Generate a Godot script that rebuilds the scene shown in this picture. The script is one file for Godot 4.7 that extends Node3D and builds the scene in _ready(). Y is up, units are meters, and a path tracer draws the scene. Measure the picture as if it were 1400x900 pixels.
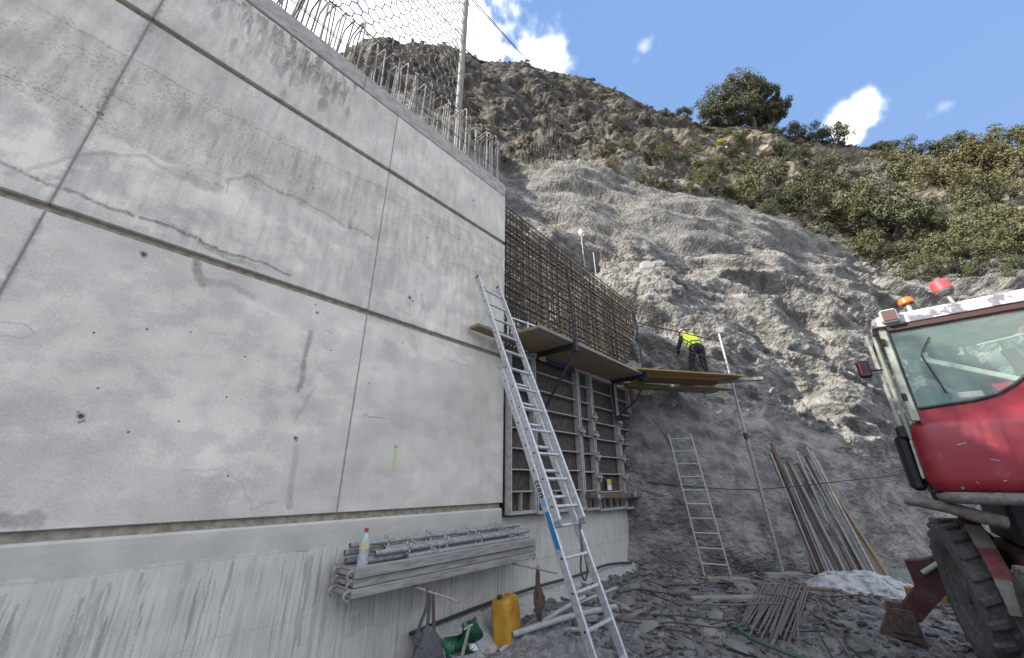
extends Node3D
# A concrete retaining wall under construction below a cut rock slope.
# World: wall face at x = -3.8 running along z, ground near y = 0, camera at the origin 1.65 m up.

var M := {}
var used := {}
var boxes := {}
var cyl_mesh: CylinderMesh
var rng := RandomNumberGenerator.new()
var TG := {}          # terrain sampling grid

const WX := -3.8

# ------------------------------------------------------------------ naming
func numbered(n: String) -> String:
	if not used.has(n):
		used[n] = 0
		return n
	used[n] += 1
	return "%s_%03d" % [n, used[n]]

func tag(o: Node, label := "", category := "", group := "", kind := "") -> Node:
	if label: o.set_meta("label", label)
	if category: o.set_meta("category", category)
	if group: o.set_meta("group", group)
	if kind: o.set_meta("kind", kind)
	return o

func thing(called: String, label: String, category: String, at := Vector3.ZERO, group := "") -> Node3D:
	var o := Node3D.new()
	o.name = numbered(called)
	add_child(o)
	o.position = at
	tag(o, label, category, group)
	return o

func put(parent: Node, called: String, mesh: Mesh, mat: Material, xf := Transform3D()) -> MeshInstance3D:
	var o := MeshInstance3D.new()
	o.name = numbered(called) if parent == self else called
	o.mesh = mesh
	o.material_override = mat
	parent.add_child(o, true)
	o.transform = xf
	return o

func struct(called: String, mesh: Mesh, mat: Material) -> MeshInstance3D:
	var o := put(self, called, mesh, mat)
	o.set_meta("kind", "structure")
	return o

# ------------------------------------------------------------------ mesh helpers
func mb() -> SurfaceTool:
	var st := SurfaceTool.new()
	st.begin(Mesh.PRIMITIVE_TRIANGLES)
	return st

# one triangle, turned so that its front (clockwise) side agrees with its normals
func emit3(st: SurfaceTool, p: Array, n: Array) -> void:
	var g: Vector3 = (p[2] - p[0]).cross(p[1] - p[0])
	var order := [0, 1, 2] if g.dot(n[0] + n[1] + n[2]) >= 0.0 else [0, 2, 1]
	for k in order:
		st.set_normal(n[k])
		st.set_uv(Vector2(p[k].x, p[k].y))
		st.add_vertex(p[k])

func tri(st: SurfaceTool, a: Vector3, b: Vector3, c: Vector3, n := Vector3.ZERO) -> void:
	var g := (c - a).cross(b - a).normalized()
	if n == Vector3.ZERO:
		n = g
	for p in ([a, b, c] if g.dot(n) >= 0.0 else [a, c, b]):
		st.set_normal(n)
		st.set_uv(Vector2(p.x + p.z, p.y))
		st.add_vertex(p)

func quad(st: SurfaceTool, a: Vector3, b: Vector3, c: Vector3, d: Vector3, n := Vector3.ZERO) -> void:
	if n == Vector3.ZERO:
		n = (c - a).cross(b - a).normalized()
	tri(st, a, b, c, n)
	tri(st, a, c, d, n)

# chamfered box added to a SurfaceTool, centred on xf
func add_cbox(st: SurfaceTool, s: Vector3, ch: float, xf := Transform3D(), wall_uv := 0) -> void:
	var h := s * 0.5
	var c := minf(ch, minf(h.x, minf(h.y, h.z)) * 0.8)
	var i := h - Vector3(c, c, c)
	var emit := func(ps: Array, n: Vector3) -> void:
		var nn: Vector3 = (xf.basis * n).normalized()
		for k in range(1, ps.size() - 1):
			var t: Array = [ps[0], ps[k], ps[k + 1]]
			if (t[1] - t[0]).cross(t[2] - t[0]).dot(n) > 0.0:
				t = [ps[0], ps[k + 1], ps[k]]
			for p in t:
				var w: Vector3 = xf * p
				st.set_normal(nn)
				if wall_uv == 1:
					st.set_uv(Vector2((2.4 - w.z) / 7.0, (7.0 - w.y) / 7.2))
				elif wall_uv == 2:
					st.set_uv(Vector2((1.6 - w.z) / 10.0, (1.6 - w.y) / 2.2))
				else:
					st.set_uv(Vector2(w.x + w.z, w.y))
				st.add_vertex(w)
	for sg in [-1.0, 1.0]:
		emit.call([Vector3(sg * h.x, -i.y, -i.z), Vector3(sg * h.x, i.y, -i.z), Vector3(sg * h.x, i.y, i.z), Vector3(sg * h.x, -i.y, i.z)], Vector3(sg, 0, 0))
		emit.call([Vector3(-i.x, sg * h.y, -i.z), Vector3(i.x, sg * h.y, -i.z), Vector3(i.x, sg * h.y, i.z), Vector3(-i.x, sg * h.y, i.z)], Vector3(0, sg, 0))
		emit.call([Vector3(-i.x, -i.y, sg * h.z), Vector3(i.x, -i.y, sg * h.z), Vector3(i.x, i.y, sg * h.z), Vector3(-i.x, i.y, sg * h.z)], Vector3(0, 0, sg))
		for sh in [-1.0, 1.0]:
			emit.call([Vector3(sg * h.x, sh * i.y, -i.z), Vector3(sg * h.x, sh * i.y, i.z), Vector3(sg * i.x, sh * h.y, i.z), Vector3(sg * i.x, sh * h.y, -i.z)], Vector3(sg, sh, 0))
			emit.call([Vector3(sg * h.x, -i.y, sh * i.z), Vector3(sg * h.x, i.y, sh * i.z), Vector3(sg * i.x, i.y, sh * h.z), Vector3(sg * i.x, -i.y, sh * h.z)], Vector3(sg, 0, sh))
			emit.call([Vector3(-i.x, sg * h.y, sh * i.z), Vector3(i.x, sg * h.y, sh * i.z), Vector3(i.x, sg * i.y, sh * h.z), Vector3(-i.x, sg * i.y, sh * h.z)], Vector3(0, sg, sh))
			for sk in [-1.0, 1.0]:
				emit.call([Vector3(sg * h.x, sh * i.y, sk * i.z), Vector3(sg * i.x, sh * h.y, sk * i.z), Vector3(sg * i.x, sh * i.y, sk * h.z)], Vector3(sg, sh, sk))

func cbox(s: Vector3, ch := 0.004) -> ArrayMesh:
	var key := "%.3f %.3f %.3f %.3f" % [s.x, s.y, s.z, ch]
	if not boxes.has(key):
		var st := mb()
		add_cbox(st, s, ch)
		boxes[key] = st.commit()
	return boxes[key]

func block(parent: Node, called: String, lo: Vector3, hi: Vector3, mat: Material, ch := 0.004) -> MeshInstance3D:
	return put(parent, called, cbox(hi - lo, ch), mat, Transform3D(Basis(), (lo + hi) * 0.5))

# a basis whose x axis runs along d and whose y axis is as near to up as it can be
func along(d: Vector3, up := Vector3.UP) -> Basis:
	var x := d.normalized()
	if absf(x.dot(up.normalized())) > 0.995:
		up = Vector3(0.31, 0.2, 0.93)
	var z := x.cross(up).normalized()
	return Basis(x, z.cross(x).normalized(), z)

# a board from a to b: t thick along up, w wide
func board(parent: Node, called: String, a: Vector3, b: Vector3, t: float, w: float, mat: Material, up := Vector3.UP, ch := 0.004) -> MeshInstance3D:
	var l := snappedf((b - a).length(), 0.01)
	return put(parent, called, cbox(Vector3(l, t, w), ch), mat, Transform3D(along(b - a, up), (a + b) * 0.5))

func rod(parent: Node, called: String, a: Vector3, b: Vector3, r: float, mat: Material) -> MeshInstance3D:
	var x := along(b - a)
	var basis := Basis(x.y * r, x.x * (b - a).length(), x.z * r)
	return put(parent, called, cyl_mesh, mat, Transform3D(basis, (a + b) * 0.5))

func add_tube(st: SurfaceTool, pts: Array, r, n := 8, caps := true) -> void:
	var m := pts.size()
	var rings := []
	var t0: Vector3 = (pts[1] - pts[0]).normalized()
	var u := t0.cross(Vector3.UP if absf(t0.y) < 0.9 else Vector3.RIGHT).normalized()
	for k in m:
		var t: Vector3
		if k == 0: t = pts[1] - pts[0]
		elif k == m - 1: t = pts[m - 1] - pts[m - 2]
		else: t = (pts[k + 1] - pts[k]).normalized() + (pts[k] - pts[k - 1]).normalized()
		t = t.normalized()
		u = (u - t * u.dot(t)).normalized()
		var v := t.cross(u)
		var rr: float = r[k] if r is Array else r
		var ring := []
		for j in n:
			var a := TAU * j / n
			var nn := u * cos(a) + v * sin(a)
			ring.append([pts[k] + nn * rr, nn])
		rings.append(ring)
	for k in m - 1:
		for j in n:
			var j2 := (j + 1) % n
			for q in [[rings[k][j], rings[k + 1][j], rings[k + 1][j2]], [rings[k][j], rings[k + 1][j2], rings[k][j2]]]:
				emit3(st, [q[0][0], q[1][0], q[2][0]], [q[0][1], q[1][1], q[2][1]])
	if caps:
		for e in [0, m - 1]:
			var nn: Vector3 = (pts[0] - pts[1]).normalized() if e == 0 else (pts[m - 1] - pts[m - 2]).normalized()
			for j in range(1, n - 1):
				tri(st, rings[e][0][0], rings[e][j][0], rings[e][j + 1][0], nn)

func tube(parent: Node, called: String, pts: Array, r, mat: Material, n := 8) -> MeshInstance3D:
	var st := mb()
	add_tube(st, pts, r, n)
	return put(parent, called, st.commit(), mat)

func curve(pts: Array, per := 6) -> Array:
	var out := []
	for k in pts.size() - 1:
		var p0: Vector3 = pts[maxi(k - 1, 0)]
		var p1: Vector3 = pts[k]
		var p2: Vector3 = pts[k + 1]
		var p3: Vector3 = pts[mini(k + 2, pts.size() - 1)]
		for j in per:
			out.append(p1.cubic_interpolate(p2, p0, p3, float(j) / per))
	out.append(pts[pts.size() - 1])
	return out

# profile of [radius, height] turned about axis y at xf
func add_lathe(st: SurfaceTool, prof: Array, n: int, xf := Transform3D()) -> void:
	for k in prof.size() - 1:
		var a: Vector2 = prof[k]
		var b: Vector2 = prof[k + 1]
		var d := (b - a).normalized()
		for j in n:
			var t0 := TAU * j / n
			var t1 := TAU * (j + 1) / n
			var p := []
			var nn := []
			for q in [[a, t0], [b, t0], [b, t1], [a, t1]]:
				var c := Vector3(cos(q[1]), 0, sin(q[1]))
				nn.append((xf.basis * (c * d.y - Vector3.UP * d.x)).normalized())
				p.append(xf * (c * q[0].x + Vector3.UP * q[0].y))
			if b.x > 1e-5: emit3(st, [p[0], p[1], p[2]], [nn[0], nn[1], nn[2]])
			if a.x > 1e-5: emit3(st, [p[0], p[2], p[3]], [nn[0], nn[2], nn[3]])

func lathe(parent: Node, called: String, prof: Array, n: int, mat: Material, xf := Transform3D()) -> MeshInstance3D:
	var st := mb()
	add_lathe(st, prof, n)
	return put(parent, called, st.commit(), mat, xf)

# flat outline (Vector2 list) pushed out to thickness t along local z
func plate(parent: Node, called: String, outline: Array, t: float, mat: Material, xf := Transform3D()) -> MeshInstance3D:
	var st := mb()
	var poly := PackedVector2Array(outline)
	var idx := Geometry2D.triangulate_polygon(poly)
	for s in [-0.5, 0.5]:
		for k in range(0, idx.size(), 3):
			tri(st, Vector3(poly[idx[k]].x, poly[idx[k]].y, s * t), Vector3(poly[idx[k + 1]].x, poly[idx[k + 1]].y, s * t), Vector3(poly[idx[k + 2]].x, poly[idx[k + 2]].y, s * t), Vector3(0, 0, signf(s)))
	for k in poly.size():
		var a := poly[k]
		var b := poly[(k + 1) % poly.size()]
		var n := Vector3(b.y - a.y, a.x - b.x, 0).normalized()
		if Geometry2D.is_polygon_clockwise(poly): n = -n
		quad(st, Vector3(a.x, a.y, -t / 2), Vector3(b.x, b.y, -t / 2), Vector3(b.x, b.y, t / 2), Vector3(a.x, a.y, t / 2), n)
	return put(parent, called, st.commit(), mat, xf)

# lumpy stone / clod
func lump(seed_: int, n := 7, rough := 0.35, flat := 0.7) -> ArrayMesh:
	var nz := FastNoiseLite.new()
	nz.seed = seed_
	nz.frequency = 0.9
	var r := RandomNumberGenerator.new()
	r.seed = seed_
	var cuts := []
	for k in 7:
		cuts.append([Vector3(r.randf_range(-1, 1), r.randf_range(-1, 1), r.randf_range(-1, 1)).normalized(), r.randf_range(0.55, 0.85)])
	var P := []
	for i in n + 1:
		var row := []
		for j in n * 2:
			var th := PI * i / n
			var ph := TAU * j / (n * 2)
			var d := Vector3(sin(th) * cos(ph), cos(th), sin(th) * sin(ph))
			var rad := 1.0 + rough * nz.get_noise_3dv(d * 1.5)
			for c in cuts:
				var q: float = d.dot(c[0])
				if q > 0.01: rad = minf(rad, c[1] / q)
			row.append(d * rad * Vector3(1, flat, 0.85))
		P.append(row)
	var st := mb()
	for i in n:
		for j in n * 2:
			var j2 := (j + 1) % (n * 2)
			for t in [[P[i][j], P[i + 1][j2], P[i][j2]], [P[i][j], P[i + 1][j], P[i + 1][j2]]]:
				var g: Vector3 = (t[2] - t[0]).cross(t[1] - t[0])
				if g.length_squared() < 1e-12: continue
				tri(st, t[0], t[1], t[2], (g if g.dot(t[0] + t[1] + t[2]) > 0.0 else -g).normalized())
	var mesh := st.commit()
	return mesh

# ------------------------------------------------------------------ materials
func lin(r: float, g: float, b: float) -> Color:
	return Color(r, g, b).linear_to_srgb()

func ntex(seed_: int, freq: float, cols: Array, size := 512, octaves := 5, kind := FastNoiseLite.TYPE_SIMPLEX_SMOOTH, offs := []) -> NoiseTexture2D:
	var nz := FastNoiseLite.new()
	nz.seed = seed_
	nz.noise_type = kind
	nz.frequency = freq
	nz.fractal_octaves = octaves
	nz.fractal_gain = 0.55
	var t := NoiseTexture2D.new()
	t.width = size
	t.height = size
	t.seamless = true
	t.noise = nz
	var g := Gradient.new()
	var cs := PackedColorArray()
	var os := PackedFloat32Array()
	for k in cols.size():
		cs.append(cols[k])
		os.append(offs[k] if offs else float(k) / (cols.size() - 1))
	g.offsets = os
	g.colors = cs
	t.color_ramp = g
	return t

func smat(col: Color, rough := 0.8, metal := 0.0) -> StandardMaterial3D:
	var m := StandardMaterial3D.new()
	m.albedo_color = col
	m.roughness = rough
	m.metallic = metal
	return m

# textured, mapped on three planes; scale is repeats per metre
func tmat(tex: Texture2D, scale: Vector3, rough := 0.85, metal := 0.0, world := true, bump: Texture2D = null, depth := 0.0) -> StandardMaterial3D:
	var m := smat(Color.WHITE, rough, metal)
	m.albedo_texture = tex
	m.uv1_triplanar = true
	m.uv1_world_triplanar = world
	m.uv1_scale = scale
	m.uv1_triplanar_sharpness = 4.0
	if bump:
		m.heightmap_enabled = true
		m.heightmap_texture = bump
		m.heightmap_scale = depth
	return m

# smooth sheet through a grid of points
func grid_mesh(T: Array) -> ArrayMesh:
	var nj := T.size()
	var ni: int = T[0].size()
	var P := PackedVector3Array()
	var N := PackedVector3Array()
	var I := PackedInt32Array()
	for j in nj:
		for i in ni:
			P.append(T[j][i])
			var a: Vector3 = T[j][mini(i + 1, ni - 1)] - T[j][maxi(i - 1, 0)]
			var b: Vector3 = T[mini(j + 1, nj - 1)][i] - T[maxi(j - 1, 0)][i]
			N.append(b.cross(a).normalized())
			if i < ni - 1 and j < nj - 1:
				var q := j * ni + i
				I.append_array(PackedInt32Array([q, q + 1, q + ni + 1, q, q + ni + 1, q + ni]))
	var arr := []
	arr.resize(Mesh.ARRAY_MAX)
	arr[Mesh.ARRAY_VERTEX] = P
	arr[Mesh.ARRAY_NORMAL] = N
	arr[Mesh.ARRAY_INDEX] = I
	var m := ArrayMesh.new()
	m.add_surface_from_arrays(Mesh.PRIMITIVE_TRIANGLES, arr)
	return m

# control points of the hillside: rows run uphill, columns run from behind the wall to the right
const TERRAIN := [
	[Vector3(-8.5, -0.5, -0.8), Vector3(-8.3, -0.5, -3.0), Vector3(-6.7, -0.5, -4.6), Vector3(-5.3, -0.5, -5.9), Vector3(-4.4, -0.5, -6.9), Vector3(-3.5, -0.5, -7.8), Vector3(-2.5, -0.5, -8.9), Vector3(-1.4, -0.5, -10.0), Vector3(-0.3, -0.5, -11.5), Vector3(0.7, -0.5, -13.7), Vector3(2.3, -0.5, -19.2)],
	[Vector3(-9.5, 5.5, -0.8), Vector3(-9.0, 5.9, -3.1), Vector3(-7.8, 5.4, -4.9), Vector3(-6.3, 4.7, -6.7), Vector3(-4.8, 4.4, -8.2), Vector3(-3.5, 3.7, -8.8), Vector3(-2.5, 3.7, -10.0), Vector3(-1.4, 3.3, -11.3), Vector3(-0.4, 2.6, -12.6), Vector3(0.6, 1.9, -14.4), Vector3(3.8, 2.8, -18.6)],
	[Vector3(-12.0, 6.0, -1.1), Vector3(-11.6, 9.7, -3.5), Vector3(-10.0, 9.9, -5.8), Vector3(-7.7, 8.9, -8.2), Vector3(-5.6, 7.9, -9.9), Vector3(-4.0, 7.0, -11.0), Vector3(-2.6, 6.5, -12.2), Vector3(-1.2, 6.0, -13.7), Vector3(0.1, 5.5, -15.5), Vector3(1.6, 5.2, -17.7), Vector3(5.4, 6.0, -22.2)],
	[Vector3(-14.9, 6.2, -1.3), Vector3(-14.2, 14.4, -3.8), Vector3(-12.4, 16.6, -6.7), Vector3(-9.1, 12.6, -9.7), Vector3(-6.8, 11.8, -11.8), Vector3(-4.8, 11.1, -13.6), Vector3(-3.1, 10.4, -15.2), Vector3(-1.2, 9.6, -17.1), Vector3(0.6, 9.0, -19.4), Vector3(2.6, 8.8, -21.9), Vector3(7.4, 9.5, -27.1)],
	[Vector3(-18.9, 6.4, -1.7), Vector3(-18.7, 20.6, -4.6), Vector3(-16.0, 24.3, -8.2), Vector3(-11.0, 17.4, -11.7), Vector3(-9.0, 19.3, -15.3), Vector3(-5.9, 17.7, -17.2), Vector3(-3.5, 15.9, -18.7), Vector3(-1.2, 14.3, -20.7), Vector3(1.0, 12.8, -23.0), Vector3(3.2, 11.8, -26.0), Vector3(9.9, 13.7, -33.2)],
	[Vector3(-22.9, 6.6, -2.1), Vector3(-22.6, 26.9, -5.1), Vector3(-20.7, 32.4, -10.5), Vector3(-15.0, 25.5, -15.1), Vector3(-11.9, 27.7, -19.5), Vector3(-8.1, 25.6, -22.8), Vector3(-4.3, 23.4, -25.1), Vector3(-1.1, 21.1, -27.8), Vector3(2.1, 19.9, -31.2), Vector3(5.5, 19.4, -35.6), Vector3(14.1, 20.5, -44.1)],
	[Vector3(-25.9, 6.8, -2.3), Vector3(-26.5, 33.1, -5.6), Vector3(-24.0, 39.9, -12.7), Vector3(-17.8, 34.9, -17.8), Vector3(-14.0, 35.8, -23.2), Vector3(-9.6, 34.0, -28.0), Vector3(-5.0, 31.4, -31.6), Vector3(-0.7, 30.1, -36.2), Vector3(3.5, 29.0, -41.6), Vector3(9.0, 29.3, -48.2), Vector3(19.7, 29.9, -58.7)],
	[Vector3(-28.9, 7.0, -2.6), Vector3(-30.3, 39.2, -6.2), Vector3(-26.6, 46.2, -13.3), Vector3(-20.4, 46.6, -21.6), Vector3(-14.4, 44.6, -27.4), Vector3(-8.9, 40.9, -33.7), Vector3(-5.2, 40.6, -39.5), Vector3(0.4, 39.3, -44.7), Vector3(5.8, 38.3, -50.5), Vector3(12.9, 39.9, -60.6), Vector3(27.2, 41.7, -75.4)],
	[Vector3(-34.9, 6.5, -3.1), Vector3(-36.2, 38.7, -7.4), Vector3(-32.0, 45.7, -16.0), Vector3(-24.6, 46.1, -26.0), Vector3(-17.1, 44.1, -32.7), Vector3(-10.4, 40.4, -39.5), Vector3(-5.9, 40.1, -45.4), Vector3(0.4, 38.8, -50.7), Vector3(6.5, 37.8, -56.4), Vector3(14.1, 39.4, -66.5), Vector3(29.2, 41.2, -81.0)],
	[Vector3(-58.8, 1.0, -5.3), Vector3(-59.7, 33.2, -12.2), Vector3(-53.4, 40.2, -26.8), Vector3(-41.1, 40.6, -43.4), Vector3(-28.3, 38.6, -54.0), Vector3(-16.5, 34.9, -62.7), Vector3(-9.0, 34.6, -69.2), Vector3(0.6, 33.3, -74.7), Vector3(9.3, 32.3, -80.3), Vector3(19.1, 33.9, -90.0), Vector3(37.3, 35.7, -103.6)]]

# ------------------------------------------------------------------ sky
func make_sky() -> PanoramaSkyMaterial:
	var w := 2048
	var h := 1024
	var nz := FastNoiseLite.new()
	nz.seed = 7
	nz.frequency = 5.5
	nz.fractal_octaves = 5
	nz.fractal_gain = 0.55
	nz.domain_warp_enabled = true
	nz.domain_warp_amplitude = 0.03
	nz.domain_warp_frequency = 6.0
	# clouds: direction, angular size across, angular size up, density
	var cl := [
		[Vector3(-0.465, 0.859, -0.215), 0.16, 0.11, 1.3], [Vector3(-0.403, 0.859, -0.315), 0.11, 0.09, 1.1], [Vector3(-0.324, 0.882, -0.341), 0.08, 0.05, 0.6],
		[Vector3(-0.312, 0.834, -0.455), 0.055, 0.04, 1.1], [Vector3(-0.373, 0.84, -0.394), 0.08, 0.06, 0.95], [Vector3(-0.503, 0.852, -0.144), 0.22, 0.16, 1.3],
		[Vector3(0.13, 0.61, -0.782), 0.036, 0.028, 1.35], [Vector3(0.118, 0.588, -0.8), 0.022, 0.018, 1.0], [Vector3(0.149, 0.619, -0.771), 0.022, 0.024, 1.1],
		[Vector3(0.222, 0.561, -0.798), 0.022, 0.014, 0.42], [Vector3(-0.128, 0.818, -0.56), 0.03, 0.024, 0.38], [Vector3(-0.161, 0.811, -0.563), 0.018, 0.013, 0.3]]
	var r := RandomNumberGenerator.new()
	r.seed = 5
	while cl.size() < 78:      # unseen clouds added outside the view to brighten the shaded wall
		var az := r.randf_range(0, TAU)
		var el := r.randf_range(0.12, 1.25)
		var d := Vector3(sin(az) * cos(el), sin(el), -cos(az) * cos(el))
		if d.dot(Vector3(-0.1, 0.62, -0.78).normalized()) > 0.8: continue
		var s := r.randf_range(0.08, 0.3)
		cl.append([d.normalized(), s, s * 0.6, r.randf_range(0.8, 1.3)])
	var im := Image.create_empty(w, h, false, Image.FORMAT_RGBF)
	var data := PackedFloat32Array()
	data.resize(w * h * 3)
	var zen := Vector3(0.124, 0.22, 0.425)
	var hor := Vector3(0.24, 0.335, 0.525)
	for j in h:
		var el := PI * 0.5 - PI * (j + 0.5) / h
		var sy := sin(el)
		var cy := cos(el)
		var base := hor.lerp(zen, pow(clampf(sy, 0, 1), 0.42)) if sy > 0 else Vector3(0.3, 0.29, 0.27)
		var near := []
		if sy > 0:
			for c in cl:
				if absf(asin(clampf(c[0].normalized().y, -1, 1)) - el) < c[1] * 3.0: near.append(c)
		for i in w:
			var col := base
			if near:
				var az := TAU * (i + 0.5) / w
				var d := Vector3(sin(az) * cy, sy, -cos(az) * cy)
				var dens := 0.0
				for c in near:
					var cd: Vector3 = c[0].normalized()
					var dl := d - cd
					if dl.length_squared() > c[1] * c[1] * 9.0: continue
					var dy: float = (el - asin(cd.y)) / c[2]
					var dx2: float = maxf(dl.length_squared() - (el - asin(cd.y)) * (el - asin(cd.y)), 0.0) / (c[1] * c[1])
					dens = maxf(dens, c[3] * exp(-(dx2 + dy * dy) * 0.8))
				if dens > 0.02:
					var n := nz.get_noise_3dv(d * 1.6) * 0.75 + nz.get_noise_3dv(d * 6.0) * 0.3
					var k := smoothstep(0.25, 1.3, dens + n * 1.5 * minf(1.0, dens * 1.2))
					col = base.lerp(Vector3(1.5, 1.5, 1.51), k)
			var o := (j * w + i) * 3
			data[o] = col.x
			data[o + 1] = col.y
			data[o + 2] = col.z
	im.set_data(w, h, false, Image.FORMAT_RGBF, data.to_byte_array())
	var m := PanoramaSkyMaterial.new()
	m.panorama = ImageTexture.create_from_image(im)
	return m

# ------------------------------------------------------------------ surfaces computed pixel by pixel
func nbytes(seed_: int, freq: float, w: int, h: int, sx := 1.0, sy := 1.0, oct := 4, kind := FastNoiseLite.TYPE_SIMPLEX_SMOOTH) -> PackedByteArray:
	# noise as bytes, stretched by sx, sy
	var nz := FastNoiseLite.new()
	nz.seed = seed_
	nz.noise_type = kind
	nz.frequency = freq
	nz.fractal_octaves = oct
	nz.fractal_gain = 0.55
	var im := nz.get_image(int(w / sx), int(h / sy), false, false, true)
	if sx != 1.0 or sy != 1.0: im.resize(w, h, Image.INTERPOLATE_CUBIC)
	return im.get_data()

# dark marks laid into a buffer: a soft dot, a wandering line, a run of water
func dot(ink: PackedFloat32Array, w: int, h: int, x: float, y: float, r: float, amt: float) -> void:
	for j in range(maxi(0, int(y - r)), mini(h, int(y + r) + 2)):
		for i in range(maxi(0, int(x - r)), mini(w, int(x + r) + 2)):
			var d := Vector2(i + 0.5 - x, j + 0.5 - y).length() / maxf(r, 0.5)
			if d < 1.0:
				var q := j * w + i
				ink[q] = maxf(ink[q], amt * minf(1.0, (1.0 - d) * 2.0)) if amt > 0.0 else minf(ink[q], amt * minf(1.0, (1.0 - d) * 2.0))

# cast concrete of the upper lifts: 7.0 m along the wall by 7.2 m up, pour lines, water marks, pitting, stains
func wall_texture() -> Array:
	var w := 1400
	var h := 1440
	var A := nbytes(11, 0.005, w, h, 1.6, 1.0, 5)         # broad tone
	var B := nbytes(12, 0.024, w, h, 1.0, 3.0, 4)         # runs downwards
	var C := nbytes(13, 0.22, w, h, 1.0, 1.0, 3)          # grain
	var D := nbytes(14, 0.009, w, h, 2.2, 1.0, 5)         # drying marks
	var E := nbytes(15, 0.17, w, h, 1.0, 1.0, 1, FastNoiseLite.TYPE_CELLULAR)
	var F := nbytes(16, 0.016, w, h, 1.3, 1.0, 5)
	var H := nbytes(17, 0.05, w, h, 1.0, 5.0, 3)          # narrow runs
	var ink := PackedFloat32Array()
	ink.resize(w * h)
	var r := RandomNumberGenerator.new()
	r.seed = 808
	var X := func(z: float) -> float: return (2.4 - z) / 7.0 * w
	var Y := func(y: float) -> float: return (7.0 - y) / 7.2 * h
	# lines: points, width, strength
	var lines := [
		[[Vector2(2.3, 4.85), Vector2(1.13, 4.91), Vector2(0.91, 4.92), Vector2(0.59, 4.94), Vector2(0.41, 4.96), Vector2(0.20, 4.94), Vector2(-0.08, 4.93), Vector2(-0.58, 4.97), Vector2(-1.10, 5.02), Vector2(-1.84, 5.14), Vector2(-2.66, 5.18), Vector2(-3.71, 5.32)], 1.6, 0.13, 0.6],
		[[Vector2(0.78, 3.52), Vector2(0.66, 3.70), Vector2(0.60, 3.78), Vector2(0.49, 3.92), Vector2(0.38, 4.03), Vector2(0.23, 4.12), Vector2(-0.02, 4.05), Vector2(-0.32, 4.11), Vector2(-0.31, 4.24), Vector2(-0.44, 4.38), Vector2(-0.84, 4.38), Vector2(-1.43, 4.34), Vector2(-1.77, 4.37)], 4.0, 0.13, 0.8],
		[[Vector2(0.05, 4.09), Vector2(-0.15, 4.07), Vector2(-0.31, 4.13)], 9.0, 0.15, 0.9],
		[[Vector2(2.3, 3.64), Vector2(0.82, 3.60), Vector2(0.36, 3.56), Vector2(0.03, 3.58), Vector2(-0.41, 3.53), Vector2(-0.99, 3.52)], 3.2, 0.26, 0.9],
		[[Vector2(-0.05, 3.585), Vector2(-0.4, 3.50), Vector2(-0.7, 3.46)], 5.0, 0.14, 0.7],
		[[Vector2(2.2, 4.22), Vector2(1.02, 4.25), Vector2(0.83, 4.29), Vector2(0.58, 4.27)], 2.2, 0.12, 0.6],
		[[Vector2(-1.85, 4.30), Vector2(-2.3, 4.42), Vector2(-3.0, 4.55), Vector2(-3.9, 4.72)], 1.6, 0.10, 0.55],
		[[Vector2(-1.85, 5.02), Vector2(-2.4, 4.98), Vector2(-3.1, 5.05), Vector2(-4.0, 5.1)], 3.5, 0.08, 0.6],
		[[Vector2(0.47, 2.47), Vector2(0.38, 2.46), Vector2(0.34, 2.52), Vector2(0.40, 2.58), Vector2(0.52, 2.57)], 1.6, 0.14, 0.8],
		[[Vector2(-2.9, 3.13), Vector2(-3.1, 3.10), Vector2(-3.35, 3.10)], 1.8, 0.18, 0.55],
		[[Vector2(-1.95, 2.30), Vector2(-2.2, 2.27)], 1.8, 0.20, 0.9],
		[[Vector2(-1.42, 3.06), Vector2(-1.50, 3.04)], 1.6, 0.2, 0.9],
		[[Vector2(-1.29, 3.0), Vector2(-1.27, 2.75), Vector2(-1.30, 2.5), Vector2(-1.28, 2.42)], 6.5, 0.22, 0.9],
		[[Vector2(-1.28, 2.44), Vector2(-1.18, 2.42), Vector2(-0.95, 2.47)], 1.4, 0.09, 0.6],
		[[Vector2(-1.42, 2.5), Vector2(-1.36, 2.3), Vector2(-1.30, 2.15)], 4.5, 0.08, 0.6],
		[[Vector2(-1.36, 1.9), Vector2(-1.38, 1.6), Vector2(-1.40, 1.45)], 7.0, 0.11, 0.6],
		[[Vector2(0.3, 1.44), Vector2(0.12, 1.43), Vector2(-0.02, 1.43)], 9.0, 0.19, 0.85],
		[[Vector2(-0.6, 1.72), Vector2(-0.85, 1.75), Vector2(-1.0, 1.62), Vector2(-1.12, 1.45), Vector2(-1.3, 1.5)], 2.0, 0.09, 0.7],
		[[Vector2(-1.02, 1.85), Vector2(-0.95, 1.55), Vector2(-0.92, 1.4)], 1.2, 0.10, 0.8],
		[[Vector2(-0.28, 3.36), Vector2(-0.32, 3.28), Vector2(-0.38, 3.20)], 8.0, 0.2, 0.7],
		[[Vector2(-0.36, 3.2), Vector2(-0.55, 3.24), Vector2(-0.75, 3.18)], 7.0, 0.12, 0.5],
		[[Vector2(-2.5, 3.60), Vector2(-2.55, 3.75), Vector2(-2.5, 3.88)], 5.0, 0.1, 0.6]]
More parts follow.
